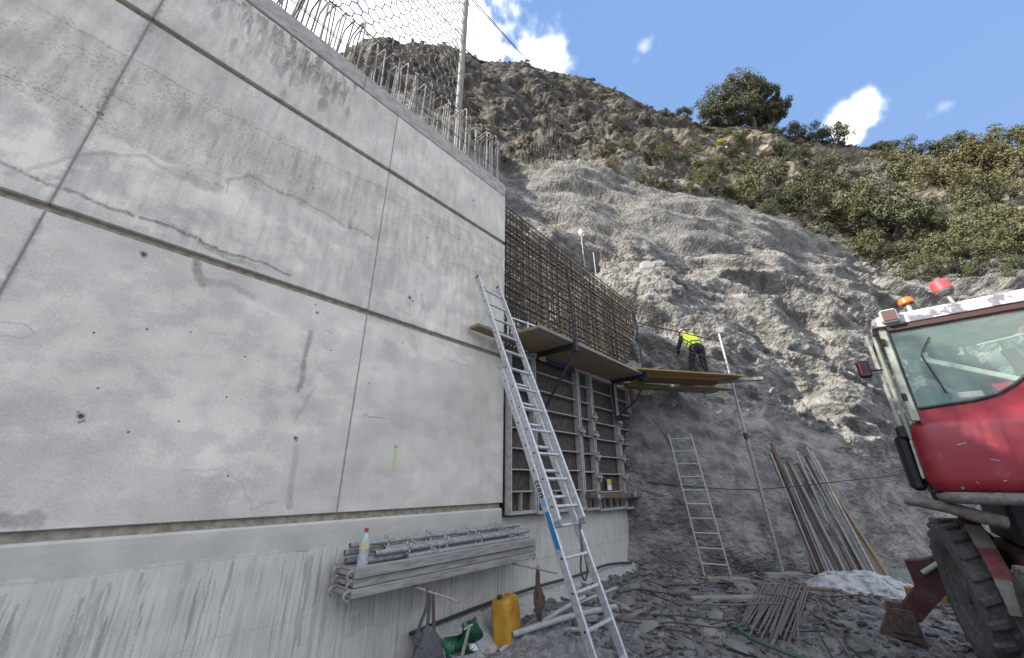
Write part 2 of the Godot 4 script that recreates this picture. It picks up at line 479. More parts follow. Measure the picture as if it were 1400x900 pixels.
	for l in lines:
		for k in l[0].size() - 1:
			var a: Vector2 = l[0][k]
			var b: Vector2 = l[0][k + 1]
			var n := int((b - a).length() / 0.004) + 1
			for s in n:
				var p := a.lerp(b, float(s) / n)
				var x: float = X.call(p.x) + 5.0 * (B[clampi(int(Y.call(p.y)), 0, h - 1) * w + clampi(int(X.call(p.x)), 0, w - 1)] / 255.0 - 0.5)
				var y: float = Y.call(p.y) + 14.0 * (F[clampi(int(Y.call(p.y)), 0, h - 1) * w + clampi(int(X.call(p.x)), 0, w - 1)] / 255.0 - 0.5)
				if C[clampi(int(y), 0, h - 1) * w + clampi(int(x / 3.0), 0, w - 1)] / 255.0 > l[3] + 0.08: continue
				dot(ink, w, h, x, y + r.randf_range(-0.5, 0.5) * l[1], l[1] * r.randf_range(0.5, 1.1), l[2] * r.randf_range(0.6, 1.0))
	# runs of water: many fine ones, dense dark ones under the coping near the middle joint
	for k in 800:
		var z := r.randf_range(-4.05, 2.4)
		var y := r.randf_range(3.6, 6.42)
		var len_ := r.randf_range(0.08, 0.45)
		var amt := r.randf_range(0.02, 0.07)
		var wd := r.randf_range(0.6, 2.2)
		if k < 230:
			z = r.randfn(-0.55, 0.38)
			if z < -1.2: continue
			y = 6.44 - absf(r.randfn(0.0, 0.22))
			len_ = r.randf_range(0.1, 0.42)
			amt = r.randf_range(0.12, 0.30)
			wd = r.randf_range(1.0, 7.5)
		elif k < 300: amt = -0.06
		if y < 5.5: len_ = minf(len_, y - 3.44)
		var x: float = X.call(z)
		var n := int(len_ / 7.2 * h / 1.5)
		for s in n:
			x += r.randf_range(-0.5, 0.5)
			dot(ink, w, h, x, Y.call(y) + s * 1.5, wd * (0.6 + 0.6 * sin(s * 0.13 + z * 40.0)) + 0.5, amt * (1.0 - 0.5 * s / n))
	# smeared mortar along the upright joints
	for jz in [[0.55, 3.4, 6.4, 6.0, 0.14], [0.55, 1.4, 3.3, 6.0, 0.16], [-1.82, 1.4, 6.4, 2.5, 0.10], [2.87, 1.4, 6.4, 5.0, 0.12]]:
		var y: float = jz[1]
		while y < jz[2]:
			dot(ink, w, h, X.call(jz[0]) + r.randfn(0, 1.6), Y.call(y), r.randf_range(1.0, jz[3]), jz[4] * r.randf_range(0.5, 1.0))
			y += 0.007
	# pale bloom: z, y, half width, half height, strength
	var lt := [[-2.4, 3.22, 0.9, 0.16, 0.07], [-0.2, 3.85, 1.0, 0.30, 0.08], [-0.5, 2.5, 1.2, 0.6, 0.05], [-2.9, 3.62, 1.0, 0.22, 0.07], [-3.2, 4.6, 0.7, 0.6, 0.04], [0.75, 3.85, 0.3, 0.25, 0.06], [-0.95, 1.75, 0.3, 0.25, 0.06]]
	# tie holes and spalls: z, y, radius
	var holes := [[0.02, 3.27, 0.022], [0.0, 2.04, 0.018], [-1.34, 2.0, 0.020], [-1.30, 3.22, 0.022], [-1.27, 3.30, 0.014], [-2.33, 3.77, 0.022], [-2.38, 3.74, 0.012], [-2.36, 1.98, 0.020], [-3.6, 4.42, 0.028], [-2.30, 3.16, 0.014], [-0.7, 6.25, 0.02], [0.55, 4.3, 0.02], [-2.6, 6.1, 0.016], [-3.3, 5.9, 0.016], [-1.0, 4.6, 0.014], [-2.5, 4.75, 0.015], [-0.5, 2.06, 0.009], [-0.75, 2.28, 0.008], [-0.85, 2.28, 0.008], [-0.9, 2.62, 0.008], [-0.8, 2.64, 0.008], [-0.4, 2.75, 0.008], [-0.25, 1.96, 0.008], [-0.9, 1.68, 0.008], [0.1, 2.6, 0.008], [-0.15, 2.7, 0.008]]
	for k in 22: holes.append([r.randf_range(-4.0, 2.3), r.randf_range(1.4, 6.4), r.randf_range(0.004, 0.008)])
	var data := PackedByteArray()
	data.resize(w * h * 3)
	var bump := PackedByteArray()
	bump.resize(w * h)
	var lut := PackedByteArray()
	lut.resize(1024)
	for k in 1024: lut[k] = int(255.0 * pow(k / 1023.0, 0.4545))
	for j in h:
		var y := 7.0 - 7.2 * (j + 0.5) / h
		var near_lt := []
		for s in lt:
			if absf(y - s[1]) < s[3] * 1.8: near_lt.append(s)
		var near_h := []
		for s in holes:
			if absf(y - s[1]) < s[2] * 3.0: near_h.append(s)
		for i in w:
			var z := 2.4 - 7.0 * (i + 0.5) / w
			var k := j * w + i
			var a := A[k] / 255.0 - 0.5
			var b := B[k] / 255.0 - 0.5
			var c := C[k] / 255.0 - 0.5
			var d := D[k] / 255.0
			var f := F[k] / 255.0 - 0.5
			var hh := H[k] / 255.0 - 0.5
			var v := 0.58 + a * 0.18 + b * 0.06 + c * 0.14 + f * 0.13
			var hgt := 0.62 + c * 0.14 + f * 0.1
			var warm := f * 0.6
			var pit := 0.0
			if y > 3.43:
				var e := absf(d - 0.53)
				if e < 0.014 and f > -0.15: v -= 0.06 * (1.0 - e / 0.014)
				elif d > 0.53: v -= 0.02
				if absf(d - 0.38) < 0.010: v -= 0.05
				v += b * 0.07 + hh * 0.13
				var l1 := 4.96 + maxf(0.0, 0.2 - z) * 0.085 + f * 0.1
				var l2 := (4.30 if z < -0.35 else 4.12) + f * 0.2
				if y > l2 and y < l1:           # honeycombed band between two pours
					pit = 1.0
					v -= 0.035
					warm += 0.5
					v += hh * 0.08
				elif y > 5.48: pit = 0.55
				elif y > l1: pit = 0.35
				else: pit = 0.2
			else:
				var e2 := absf(d - 0.60)
				if e2 < 0.010: v -= 0.05 * (1.0 - e2 / 0.010)
				elif d > 0.6: v -= 0.03
				pit = 0.08
				if y > 3.05: pit = 0.3
			if pit > 0.0 and E[k] < 10 + 30 * pit + 70.0 * c + 60.0 * f and F[(k + 977) % F.size()] + 110.0 * c + 60.0 * hh > 166 - 52.0 * pit:
				v -= (0.06 + 0.08 * pit) * clampf(1.0 + c * 2.0, 0.3, 1.4)
				warm += 0.7
				hgt -= 0.4
			for s in near_lt:
				var dz: float = (z - s[0]) / s[2]
				var dy: float = (y - s[1]) / s[3]
				var q: float = 1.0 - dz * dz - dy * dy + f * 3.4 + c * 0.5
				if q > 0.0:
					v += s[4] * minf(1.0, q * 1.5)
					warm += 0.3 * minf(1.0, q)
			v -= ink[k] * (1.15 + c * 1.8 + f * 1.0)
			for s in near_h:
				var dd: float = Vector2(z - s[0], y - s[1]).length() / s[2] + f * 1.2
				if dd < 0.6:
					v = 0.07
					hgt = 0.0
				elif dd < 1.3:
					v -= 0.12
					hgt -= 0.2
				elif dd < 1.9: v += 0.03
			v = clampf(v, 0.05, 0.78)
			var cr := v * (1.03 + 0.02 * warm)
			var cg := v * (0.965 - 0.005 * warm)
			var cb := v * (0.85 - 0.05 * warm)
			if absf(z + 2.36 + f * 0.02) < 0.012 and y < 1.98 and y > 1.74 and c > -0.2:      # lime spray mark
				cr = 0.46
				cg = 0.55
				cb = 0.20
			data[k * 3] = lut[clampi(int(cr * 1023.0), 0, 1023)]
			data[k * 3 + 1] = lut[clampi(int(cg * 1023.0), 0, 1023)]
			data[k * 3 + 2] = lut[clampi(int(cb * 1023.0), 0, 1023)]
			bump[k] = int(255.0 * clampf(hgt, 0, 1))
	return [ImageTexture.create_from_image(Image.create_from_data(w, h, false, Image.FORMAT_RGB8, data)), ImageTexture.create_from_image(Image.create_from_data(w, h, false, Image.FORMAT_L8, bump))]

# rough lowest pour: slurry runs, 10 m along the wall by 2.2 m up
func base_texture() -> Array:
	var w := 2000
	var h := 440
	var A := nbytes(21, 0.012, w, h, 1.0, 1.0, 4)
	var B2 := nbytes(25, 0.13, w, h, 1.0, 22.0, 3)
	var C := nbytes(23, 0.3, w, h, 1.0, 1.0, 2)
	var F := nbytes(24, 0.02, w, h, 2.5, 1.0, 4)
	var ink := PackedFloat32Array()
	ink.resize(w * h)
	var r := RandomNumberGenerator.new()
	r.seed = 303
	for k in 1050:
		var z := r.randf_range(-8.4, 1.6)
		var thick := r.randf() < 0.16
		var y := 1.09 - absf(r.randfn(0.0, 0.10 if k % 2 else 0.3))
		var len_ := r.randf_range(0.15, 0.95)
		var amt := r.randf_range(0.07, 0.22)
		if A[int(clampf((1.6 - z) / 10.0 * w, 0, w - 1)) + 200 * w] < 120: amt *= 0.5
		if z < -4.1: amt *= 0.6
		if k % 9 == 0: amt = -0.05
		var wd := r.randf_range(2.5, 6.0) if thick else r.randf_range(0.5, 1.5)
		var x := (1.6 - z) / 10.0 * w
		var n := int(len_ / 2.2 * h / 1.2)
		for s in n:
			x += r.randf_range(-0.35, 0.35)
			dot(ink, w, h, x, (1.6 - y) / 2.2 * h + s * 1.2, wd * (0.7 + 0.5 * sin(s * 0.09 + z * 30.0)) * (1.0 - 0.6 * s / n) + 0.4, amt)
	for q in [[0.35, 0.52, -3.4, 0.70], [1.4, 0.72, -2.0, 0.80]]:
		var n := 900
		for s in n:
			var t := float(s) / n
			var x: float = (1.6 - lerpf(q[0], q[2], t)) / 10.0 * w
			var y: float = lerpf(q[1], q[3], t) + 0.05 * (F[200 * w + clampi(int(x), 0, w - 1)] / 255.0 - 0.5)
			if C[clampi(int(x), 0, w - 1)] > 150: continue
			dot(ink, w, h, x, (1.6 - y) / 2.2 * h, 1.0, 0.12 if q[0] < 1.0 else 0.05)
	var data := PackedByteArray()
	data.resize(w * h * 3)
	var bump := PackedByteArray()
	bump.resize(w * h)
	for j in h:
		var y := 1.6 - 2.2 * (j + 0.5) / h
		for i in w:
			var z := 1.6 - 10.0 * (i + 0.5) / w
			var k := j * w + i
			var a := A[k] / 255.0 - 0.5
			var c := C[k] / 255.0 - 0.5
			var f := F[k] / 255.0 - 0.5
			var v := 0.55 + a * 0.11 + c * 0.06
			var hgt := 0.6 + c * 0.1
			var blue := 0.85
			if y > 1.11 + f * 0.09:
				v += f * 0.08 - 0.04
				if y < 1.25 + f * 0.12:
					v -= 0.03
					blue = 0.84
				if absf(f + a * 0.6 - 0.06) < 0.010: v -= 0.04
			else:
				var b2 := B2[k] / 255.0 - 0.5
				v += b2 * 0.10
				hgt += b2 * 0.5
				if z < -2.0 and y < 0.9 and y > 0.45 + f * 0.5 and z > -3.7:
					v -= 0.06
					blue = 0.82
				if z < -4.1: v -= 0.05
			v -= ink[k] * (0.95 + c * 1.2)
			var dl := absf(y - (1.10 + f * 0.03))
			if dl < 0.006 and c > -0.25: v -= 0.07
			if z < -4.1 and absf(y - 0.62 - f * 0.03) < 0.007: v -= 0.09
			v = clampf(v, 0.08, 0.65)
			data[k * 3] = int(255.0 * pow(v, 0.4545))
			data[k * 3 + 1] = int(255.0 * pow(v * 0.965, 0.4545))
			data[k * 3 + 2] = int(255.0 * pow(v * blue, 0.4545))
			bump[k] = int(255.0 * clampf(hgt, 0, 1))
	return [ImageTexture.create_from_image(Image.create_from_data(w, h, false, Image.FORMAT_RGB8, data)), ImageTexture.create_from_image(Image.create_from_data(w, h, false, Image.FORMAT_L8, bump))]

func uvmat(t: Array, depth: float, rough := 0.9) -> StandardMaterial3D:
	var m := smat(Color.WHITE, rough)
	m.albedo_texture = t[0]
	m.heightmap_enabled = true
	m.heightmap_texture = t[1]
	m.heightmap_scale = depth
	return m

func make_materials() -> void:
	M.wall = uvmat(wall_texture(), 0.5)
	M.base = uvmat(base_texture(), 0.8)
	var grey := func(v: float, w := 0.0) -> Color: return lin(v * (1.0 + w), v, v * (1.0 - w))
	var bump_f := ntex(31, 0.05, [Color.BLACK, Color.WHITE], 512, 5)
	var bump_c := ntex(32, 0.02, [Color.BLACK, Color.WHITE], 512, 6)
	M.bump_c = bump_c
	M.core = tmat(ntex(33, 0.03, [lin(0.19, 0.165, 0.125), lin(0.32, 0.285, 0.225), lin(0.42, 0.385, 0.32)]), Vector3.ONE * 0.8, 0.95, 0.0, true, bump_f, 0.6)
	M.coping = tmat(ntex(34, 0.02, [lin(0.26, 0.248, 0.22), lin(0.38, 0.364, 0.325), lin(0.48, 0.462, 0.42)], 512, 6), Vector3(0.5, 0.8, 0.5), 0.95, 0.0, true, bump_f, 1.0)
	M.rock = smat(Color.WHITE, 0.95)
	M.rock.vertex_color_use_as_albedo = true
	M.rock.albedo_texture = ntex(35, 0.015, [grey.call(0.46), grey.call(0.82, 0.02), grey.call(1.05, 0.02)], 1024, 7)
	M.rock.uv1_triplanar = true
	M.rock.uv1_world_triplanar = true
	M.rock.uv1_scale = Vector3.ONE * 0.22
	M.rock.heightmap_enabled = true
	M.rock.heightmap_texture = ntex(36, 0.03, [Color.BLACK, Color.WHITE], 1024, 7, FastNoiseLite.TYPE_SIMPLEX)
	M.rock.heightmap_scale = 7.5
	M.ground = tmat(ntex(37, 0.02, [lin(0.12, 0.118, 0.112), lin(0.20, 0.196, 0.187), lin(0.29, 0.284, 0.27)], 1024, 7), Vector3.ONE * 0.35, 0.95, 0.0, true, ntex(38, 0.05, [Color.BLACK, Color.WHITE], 1024, 6), 3.0)
	M.stone = tmat(ntex(39, 0.02, [lin(0.15, 0.147, 0.14), lin(0.26, 0.255, 0.245), lin(0.36, 0.35, 0.335)], 512, 6), Vector3.ONE * 1.3, 0.95, 0.0, false, bump_c, 1.0)
	M.stone2 = tmat(ntex(40, 0.02, [lin(0.12, 0.118, 0.115), lin(0.21, 0.207, 0.20), lin(0.29, 0.285, 0.275)], 512, 6), Vector3.ONE * 1.3, 0.95, 0.0, false, bump_c, 1.0)
	M.rust = tmat(ntex(41, 0.06, [lin(0.05, 0.036, 0.028), lin(0.095, 0.068, 0.05), lin(0.15, 0.112, 0.085)], 256, 4), Vector3.ONE * 3.0, 0.85, 0.25)
	M.rebar_dark = tmat(ntex(42, 0.06, [lin(0.035, 0.03, 0.03), lin(0.07, 0.055, 0.05), lin(0.11, 0.085, 0.075)], 256, 4), Vector3.ONE * 3.0, 0.75, 0.35)
	M.rebar_grey = tmat(ntex(43, 0.05, [lin(0.20, 0.185, 0.16), lin(0.32, 0.305, 0.275), lin(0.42, 0.40, 0.37)], 256, 4), Vector3.ONE * 3.0, 0.8, 0.1)
	M.rust_orange = tmat(ntex(44, 0.05, [lin(0.08, 0.04, 0.027), lin(0.15, 0.075, 0.045), lin(0.20, 0.11, 0.07)], 256, 4), Vector3.ONE * 3.0, 0.85, 0.2)
	M.alu = tmat(ntex(45, 0.02, [lin(0.42, 0.43, 0.44), lin(0.60, 0.61, 0.62), lin(0.70, 0.71, 0.72)], 512, 5), Vector3(2, 2, 2), 0.42, 0.75, false)
	M.alu_dull = tmat(ntex(46, 0.02, [lin(0.30, 0.30, 0.30), lin(0.42, 0.42, 0.42), lin(0.52, 0.52, 0.52)], 512, 5), Vector3(2, 2, 2), 0.55, 0.5, false)
	M.steel_black = tmat(ntex(47, 0.03, [lin(0.012, 0.014, 0.018), lin(0.03, 0.034, 0.04), lin(0.055, 0.055, 0.058)], 256, 4), Vector3(2, 2, 2), 0.6, 0.3)
	M.galv = tmat(ntex(48, 0.03, [lin(0.20, 0.20, 0.195), lin(0.31, 0.31, 0.30), lin(0.42, 0.415, 0.40)], 256, 5), Vector3(1.6, 1.6, 1.6), 0.65, 0.35)
	M.form_frame = tmat(ntex(49, 0.02, [lin(0.27, 0.258, 0.235), lin(0.38, 0.365, 0.335), lin(0.48, 0.462, 0.43)], 256, 5), Vector3(2.5, 2.5, 2.5), 0.75, 0.15)
	M.form_ply = tmat(ntex(50, 0.02, [lin(0.022, 0.018, 0.015), lin(0.055, 0.045, 0.037), lin(0.11, 0.098, 0.086)], 512, 6), Vector3(1.0, 0.8, 1.0), 0.8)
	M.pole = tmat(ntex(51, 0.02, [lin(0.14, 0.145, 0.12), lin(0.22, 0.225, 0.19), lin(0.28, 0.285, 0.25)], 256, 5), Vector3(2, 0.5, 2), 0.7, 0.2)
	var wood := func(s: int, a: Color, b: Color, c: Color) -> StandardMaterial3D:
		return tmat(ntex(s, 0.03, [a, b, c], 512, 5), Vector3(0.25, 5.0, 5.0), 0.85, 0.0, false, ntex(s + 50, 0.03, [Color.BLACK, Color.WHITE], 512, 5), 0.2)
	M.wood = wood.call(52, lin(0.14, 0.10, 0.062), lin(0.27, 0.205, 0.135), lin(0.38, 0.30, 0.205))
	M.wood_grey = wood.call(53, lin(0.16, 0.145, 0.12), lin(0.26, 0.24, 0.205), lin(0.36, 0.335, 0.29))
	M.wood_yellow = wood.call(54, lin(0.20, 0.125, 0.045), lin(0.34, 0.23, 0.09), lin(0.44, 0.32, 0.15))
	M.wood_brown = wood.call(55, lin(0.07, 0.042, 0.028), lin(0.14, 0.088, 0.06), lin(0.2, 0.135, 0.095))
	M.red = tmat(ntex(61, 0.008, [lin(0.21, 0.008, 0.019), lin(0.25, 0.010, 0.022), lin(0.27, 0.018, 0.03), lin(0.31, 0.10, 0.10)], 512, 6, FastNoiseLite.TYPE_SIMPLEX_SMOOTH, [0.0, 0.45, 0.78, 1.0]), Vector3.ONE * 0.8, 0.45, 0.0, false)
	M.red.clearcoat_enabled = true
	M.red.clearcoat = 0.35
	M.red.clearcoat_roughness = 0.35
	M.red_dirty = tmat(ntex(62, 0.02, [lin(0.05, 0.016, 0.016), lin(0.085, 0.018, 0.02), lin(0.085, 0.036, 0.032), lin(0.10, 0.075, 0.066)], 512, 6), Vector3.ONE * 0.5, 0.75, 0.0, false)
	M.cab_green = tmat(ntex(63, 0.02, [lin(0.16, 0.19, 0.14), lin(0.34, 0.38, 0.31), lin(0.46, 0.49, 0.42)], 256, 5), Vector3.ONE * 1.5, 0.5, 0.1, false)
	M.cab_roof = tmat(ntex(64, 0.012, [lin(0.10, 0.10, 0.13), lin(0.15, 0.15, 0.18), lin(0.42, 0.40, 0.37), lin(0.55, 0.53, 0.49)], 512, 6, FastNoiseLite.TYPE_SIMPLEX_SMOOTH, [0.0, 0.40, 0.45, 1.0]), Vector3.ONE * 0.9, 0.7, 0.0, false)
	M.rubber = tmat(ntex(65, 0.03, [lin(0.02, 0.02, 0.021), lin(0.05, 0.05, 0.05), lin(0.11, 0.108, 0.10)], 256, 5), Vector3.ONE * 2.0, 0.9, 0.0, false)
	M.rubber_dusty = tmat(ntex(66, 0.03, [lin(0.06, 0.06, 0.06), lin(0.11, 0.11, 0.108), lin(0.17, 0.168, 0.16)], 256, 5), Vector3.ONE * 2.0, 0.95, 0.0, false)
	M.black = smat(lin(0.015, 0.015, 0.016), 0.55)
	M.dark_hose = smat(lin(0.03, 0.032, 0.035), 0.7)
	M.glass = smat(Color(0.62, 0.74, 0.69, 0.15), 0.05)
	M.glass.transparency = BaseMaterial3D.TRANSPARENCY_ALPHA
	M.tarp = tmat(ntex(67, 0.015, [lin(0.24, 0.243, 0.25), lin(0.38, 0.383, 0.39), lin(0.48, 0.48, 0.485)], 512, 5), Vector3.ONE * 1.5, 0.7, 0.0, false)
	M.canvas_grey = tmat(ntex(68, 0.05, [lin(0.05, 0.05, 0.055), lin(0.085, 0.085, 0.09), lin(0.12, 0.12, 0.12)], 256, 4), Vector3.ONE * 3.0, 0.9, 0.0, false)
	M.yellow_can = tmat(ntex(69, 0.01, [lin(0.36, 0.17, 0.018), lin(0.50, 0.25, 0.025), lin(0.55, 0.31, 0.06)], 256, 4), Vector3.ONE * 1.5, 0.5, 0.0, false)
	M.green_bag = tmat(ntex(70, 0.02, [lin(0.008, 0.055, 0.028), lin(0.014, 0.10, 0.05), lin(0.06, 0.18, 0.11)], 256, 4), Vector3.ONE * 4.0, 0.35, 0.0, false)
	M.cloth_brown = tmat(ntex(71, 0.04, [lin(0.05, 0.032, 0.028), lin(0.11, 0.07, 0.058), lin(0.17, 0.10, 0.08)], 256, 4), Vector3.ONE * 3.0, 0.95, 0.0, false)
	M.plaster = tmat(ntex(72, 0.03, [lin(0.24, 0.235, 0.23), lin(0.36, 0.355, 0.345), lin(0.45, 0.44, 0.43)], 512, 6), Vector3.ONE * 1.0, 0.95, 0.0, true, bump_c, 1.2)
	M.blue = smat(lin(0.02, 0.16, 0.36), 0.5)
	M.white = smat(lin(0.62, 0.62, 0.62), 0.6)
	M.cap_red = smat(lin(0.42, 0.02, 0.02), 0.4)
	M.wire = smat(lin(0.16, 0.16, 0.155), 0.7, 0.2)
	M.seam = smat(lin(0.25, 0.243, 0.23), 0.95)
	M.wire_dark = smat(lin(0.035, 0.036, 0.04), 0.7)

# ------------------------------------------------------------------ hillside
var tz := []
var big := FastNoiseLite.new()
var rid := FastNoiseLite.new()
var fin := FastNoiseLite.new()
var cel := FastNoiseLite.new()

func tcol(c: int, v: float) -> Vector3:
	var n := TERRAIN.size()
	var k := mini(int(v), n - 2)
	var g := func(r: int) -> Vector3:
		var row: Array = TERRAIN[clampi(r, 0, n - 1)]
		if c < row.size(): return row[c]
		return row[row.size() - 1] * 2.0 - row[row.size() - 2]      # one more column beyond the right edge
	return g.call(k).cubic_interpolate(g.call(k + 1), g.call(k - 1), g.call(k + 2), v - k)

func rock_push(p: Vector3, u: float, v: float) -> float:
	var low := smoothstep(0.75, 1.15, v + 0.10 * big.get_noise_3d(p.x * 3.0, p.y * 3.0, p.z * 3.0) - 0.05 * maxf(0.0, 5.0 - u))   # the dug lower face is smoother
	var net := smoothstep(2.75, 2.95, v) * (1.0 - smoothstep(3.95, 4.1, v)) * (1.0 - smoothstep(7.6, 8.3, u))
	var up := smoothstep(4.0, 6.0, v)
	var crest := 1.0 - 0.6 * smoothstep(6.2, 6.9, v)
	# bedding: ledges that drop gently to the right
	var t := (p.x + 3.7) * 0.7 - (p.z + 7.6) * 0.7
	var w := p.y + 0.38 * t
	var bed := rid.get_noise_3d(t * 0.45, w * 1.9, (p.x + p.z) * 0.35)
	var rubble := smoothstep(-0.12, 0.22, big.get_noise_3d(p.x * 2.6 + 40.0, w * 3.0, p.z * 2.6))      # broken patches between smooth ones
	var e := big.get_noise_3dv(p) * lerpf(0.5, 1.05, low) * (1.0 - 0.25 * net) * (1.0 + 0.5 * up) * crest
	e += bed * lerpf(0.06, 0.55, low) * (1.0 - 0.45 * net) * (1.0 - 0.45 * up)
	e += cel.get_noise_3d(p.x, w * 1.3, p.z) * lerpf(0.03, 0.17, low) * (0.35 + 0.65 * rubble) * (1.0 - 0.75 * net) * (1.0 - 0.8 * up)
	e += fin.get_noise_3d(p.x * 0.6, w * 0.8, p.z * 0.6) * lerpf(0.05, 0.20, low) * (1.0 - 0.6 * net) * (1.0 - 0.1 * up) * crest
	e += low * (1.0 - 0.45 * net) * (0.2 + 0.75 * rubble) * (0.10 * fin.get_noise_3d(p.x * 2.6, p.y * 2.6, p.z * 2.6) + 0.13 * cel.get_noise_3d(p.x * 3.3, p.y * 3.8, p.z * 3.3))
	if up > 0.0: e += up * 0.5 * crest * fin.get_noise_3d(p.x * 0.2, p.y * 0.6, p.z * 0.2)
	e += (1.0 - low) * 0.06 * rid.get_noise_3d(p.x * 2.2 + p.y * 1.6, p.y * 0.9, p.z * 2.2)      # bucket marks
	if net > 0.0: e += net * 0.13 * sin(p.y * 4.6 + p.x * 1.2 + 3.0 * big.get_noise_3d(p.x * 2.0, p.y, p.z * 2.0) + p.x * 0.5)
	return e * smoothstep(0.0, 0.25, v)

func tpoint(u: float, v: float) -> Vector3:
	var n: int = TERRAIN[0].size() + 1
	var k := mini(int(u), n - 2)
	var p := tcol(k, v).cubic_interpolate(tcol(k + 1, v), tcol(maxi(k - 1, 0), v), tcol(mini(k + 2, n - 1), v), u - k)
	return p + Vector3(0.52, 0.42, 0.74).normalized() * rock_push(p, u, v)

func make_terrain() -> void:
	big.seed = 3; big.frequency = 0.16; big.fractal_octaves = 2
	rid.seed = 4; rid.frequency = 0.32; rid.fractal_type = FastNoiseLite.FRACTAL_RIDGED; rid.fractal_octaves = 4
	fin.seed = 5; fin.frequency = 1.5; fin.fractal_octaves = 4; fin.noise_type = FastNoiseLite.TYPE_SIMPLEX
	cel.seed = 6; cel.frequency = 0.75; cel.noise_type = FastNoiseLite.TYPE_CELLULAR; cel.cellular_return_type = FastNoiseLite.RETURN_DISTANCE2_SUB; cel.fractal_octaves = 2
	cel.domain_warp_enabled = true; cel.domain_warp_amplitude = 0.6; cel.domain_warp_frequency = 0.8
	var us := []
	var spans := [14, 34, 40, 56, 66, 66, 66, 66, 60, 56, 12]
	for k in spans.size():
		for j in spans[k]: us.append(k + float(j) / spans[k])
	us.append(float(spans.size()))
	var vs := []
	var vspan := [54, 76, 76, 56, 44, 40, 44, 8, 6]
	for k in vspan.size():
		for j in vspan[k]: vs.append(k + float(j) / vspan[k])
	vs.append(float(vspan.size()))
	var nu := us.size()
	var nv := vs.size()
	var P := PackedVector3Array()
	P.resize(nu * nv)
	var C := PackedColorArray()
	C.resize(nu * nv)
	var dir := Vector3(0.52, 0.42, 0.74).normalized()
	var ncol: int = TERRAIN[0].size() + 1
	for j in nv:
		var v: float = vs[j]
		var cp := []
		for c in ncol: cp.append(tcol(c, v))
		for i in nu:
			var u: float = us[i]
			var k := mini(int(u), ncol - 2)
			var p: Vector3 = cp[k].cubic_interpolate(cp[k + 1], cp[maxi(k - 1, 0)], cp[mini(k + 2, ncol - 1)], u - k)
			P[j * nu + i] = p + dir * rock_push(p, u, v)
			# slope colours: grey marl below, brown weathered rock above darkened with painted shade, soil right
			var n1 := big.get_noise_3d(p.x * 2.2, p.y * 3.0, p.z * 2.2)
			var n2 := fin.get_noise_3d(p.x * 0.7, p.y * 1.4, p.z * 0.7)
			var n3 := fin.get_noise_3d(p.x * 2.0, p.y * 2.0, p.z * 2.0)
			# pale broken limestone over darker earth, the same all over the dug face
			var c := Vector3(0.15, 0.147, 0.138).lerp(Vector3(0.29, 0.284, 0.265), smoothstep(-0.45, 0.45, n3 * 0.6 + n2))
			c = c.lerp(Vector3(0.27, 0.248, 0.21), smoothstep(0.24, 0.45, n1 + n2 * 0.4) * 0.35)
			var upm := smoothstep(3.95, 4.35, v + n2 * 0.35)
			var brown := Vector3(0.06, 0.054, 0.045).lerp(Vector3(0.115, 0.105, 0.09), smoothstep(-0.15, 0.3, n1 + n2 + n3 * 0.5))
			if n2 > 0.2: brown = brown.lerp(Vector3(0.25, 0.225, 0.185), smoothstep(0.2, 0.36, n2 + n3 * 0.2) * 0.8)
			var soil := Vector3(0.16, 0.138, 0.10).lerp(Vector3(0.29, 0.26, 0.20), smoothstep(0.0, 0.3, n2))
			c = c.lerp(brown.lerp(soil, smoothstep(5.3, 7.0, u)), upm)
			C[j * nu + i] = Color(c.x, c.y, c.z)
	var N := PackedVector3Array()
	N.resize(nu * nv)
	for j in nv:
		for i in nu:
			var a := P[j * nu + mini(i + 1, nu - 1)] - P[j * nu + maxi(i - 1, 0)]
			var b := P[mini(j + 1, nv - 1) * nu + i] - P[maxi(j - 1, 0) * nu + i]
			N[j * nu + i] = a.cross(b).normalized()
	var I := PackedInt32Array()
	for j in nv - 1:
		for i in nu - 1:
			var q := j * nu + i
			I.append_array(PackedInt32Array([q, q + nu + 1, q + 1, q, q + nu, q + nu + 1]))
	var arr := []
	arr.resize(Mesh.ARRAY_MAX)
	arr[Mesh.ARRAY_VERTEX] = P
	arr[Mesh.ARRAY_NORMAL] = N
	arr[Mesh.ARRAY_COLOR] = C
	arr[Mesh.ARRAY_INDEX] = I
	var mesh := ArrayMesh.new()
	mesh.add_surface_from_arrays(Mesh.PRIMITIVE_TRIANGLES, arr)
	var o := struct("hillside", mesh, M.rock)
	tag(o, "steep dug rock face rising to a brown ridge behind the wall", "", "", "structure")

func ground_y(x: float, z: float) -> float:
	var y := 0.09 * fin.get_noise_3d(x * 0.25, 0, z * 0.25) + 0.07 * fin.get_noise_3d(x * 0.9, 3, z * 0.9) + 0.025 * fin.get_noise_3d(x * 4.0, 7, z * 4.0)
	var near := exp(-pow((x + 3.3) / 0.7, 2)) * smoothstep(-3.2, -4.4, z) * (1.0 - smoothstep(-7.5, -8.5, z))
	y += 0.16 * near
	y += 0.05 * smoothstep(-1.0, -2.4, x) * maxf(0.0, rid.get_noise_3d(x * 4.0, 0, z * 4.0) + 0.3)
	if x > 6.0: y -= 0.02 * (x - 6.0)
	return y

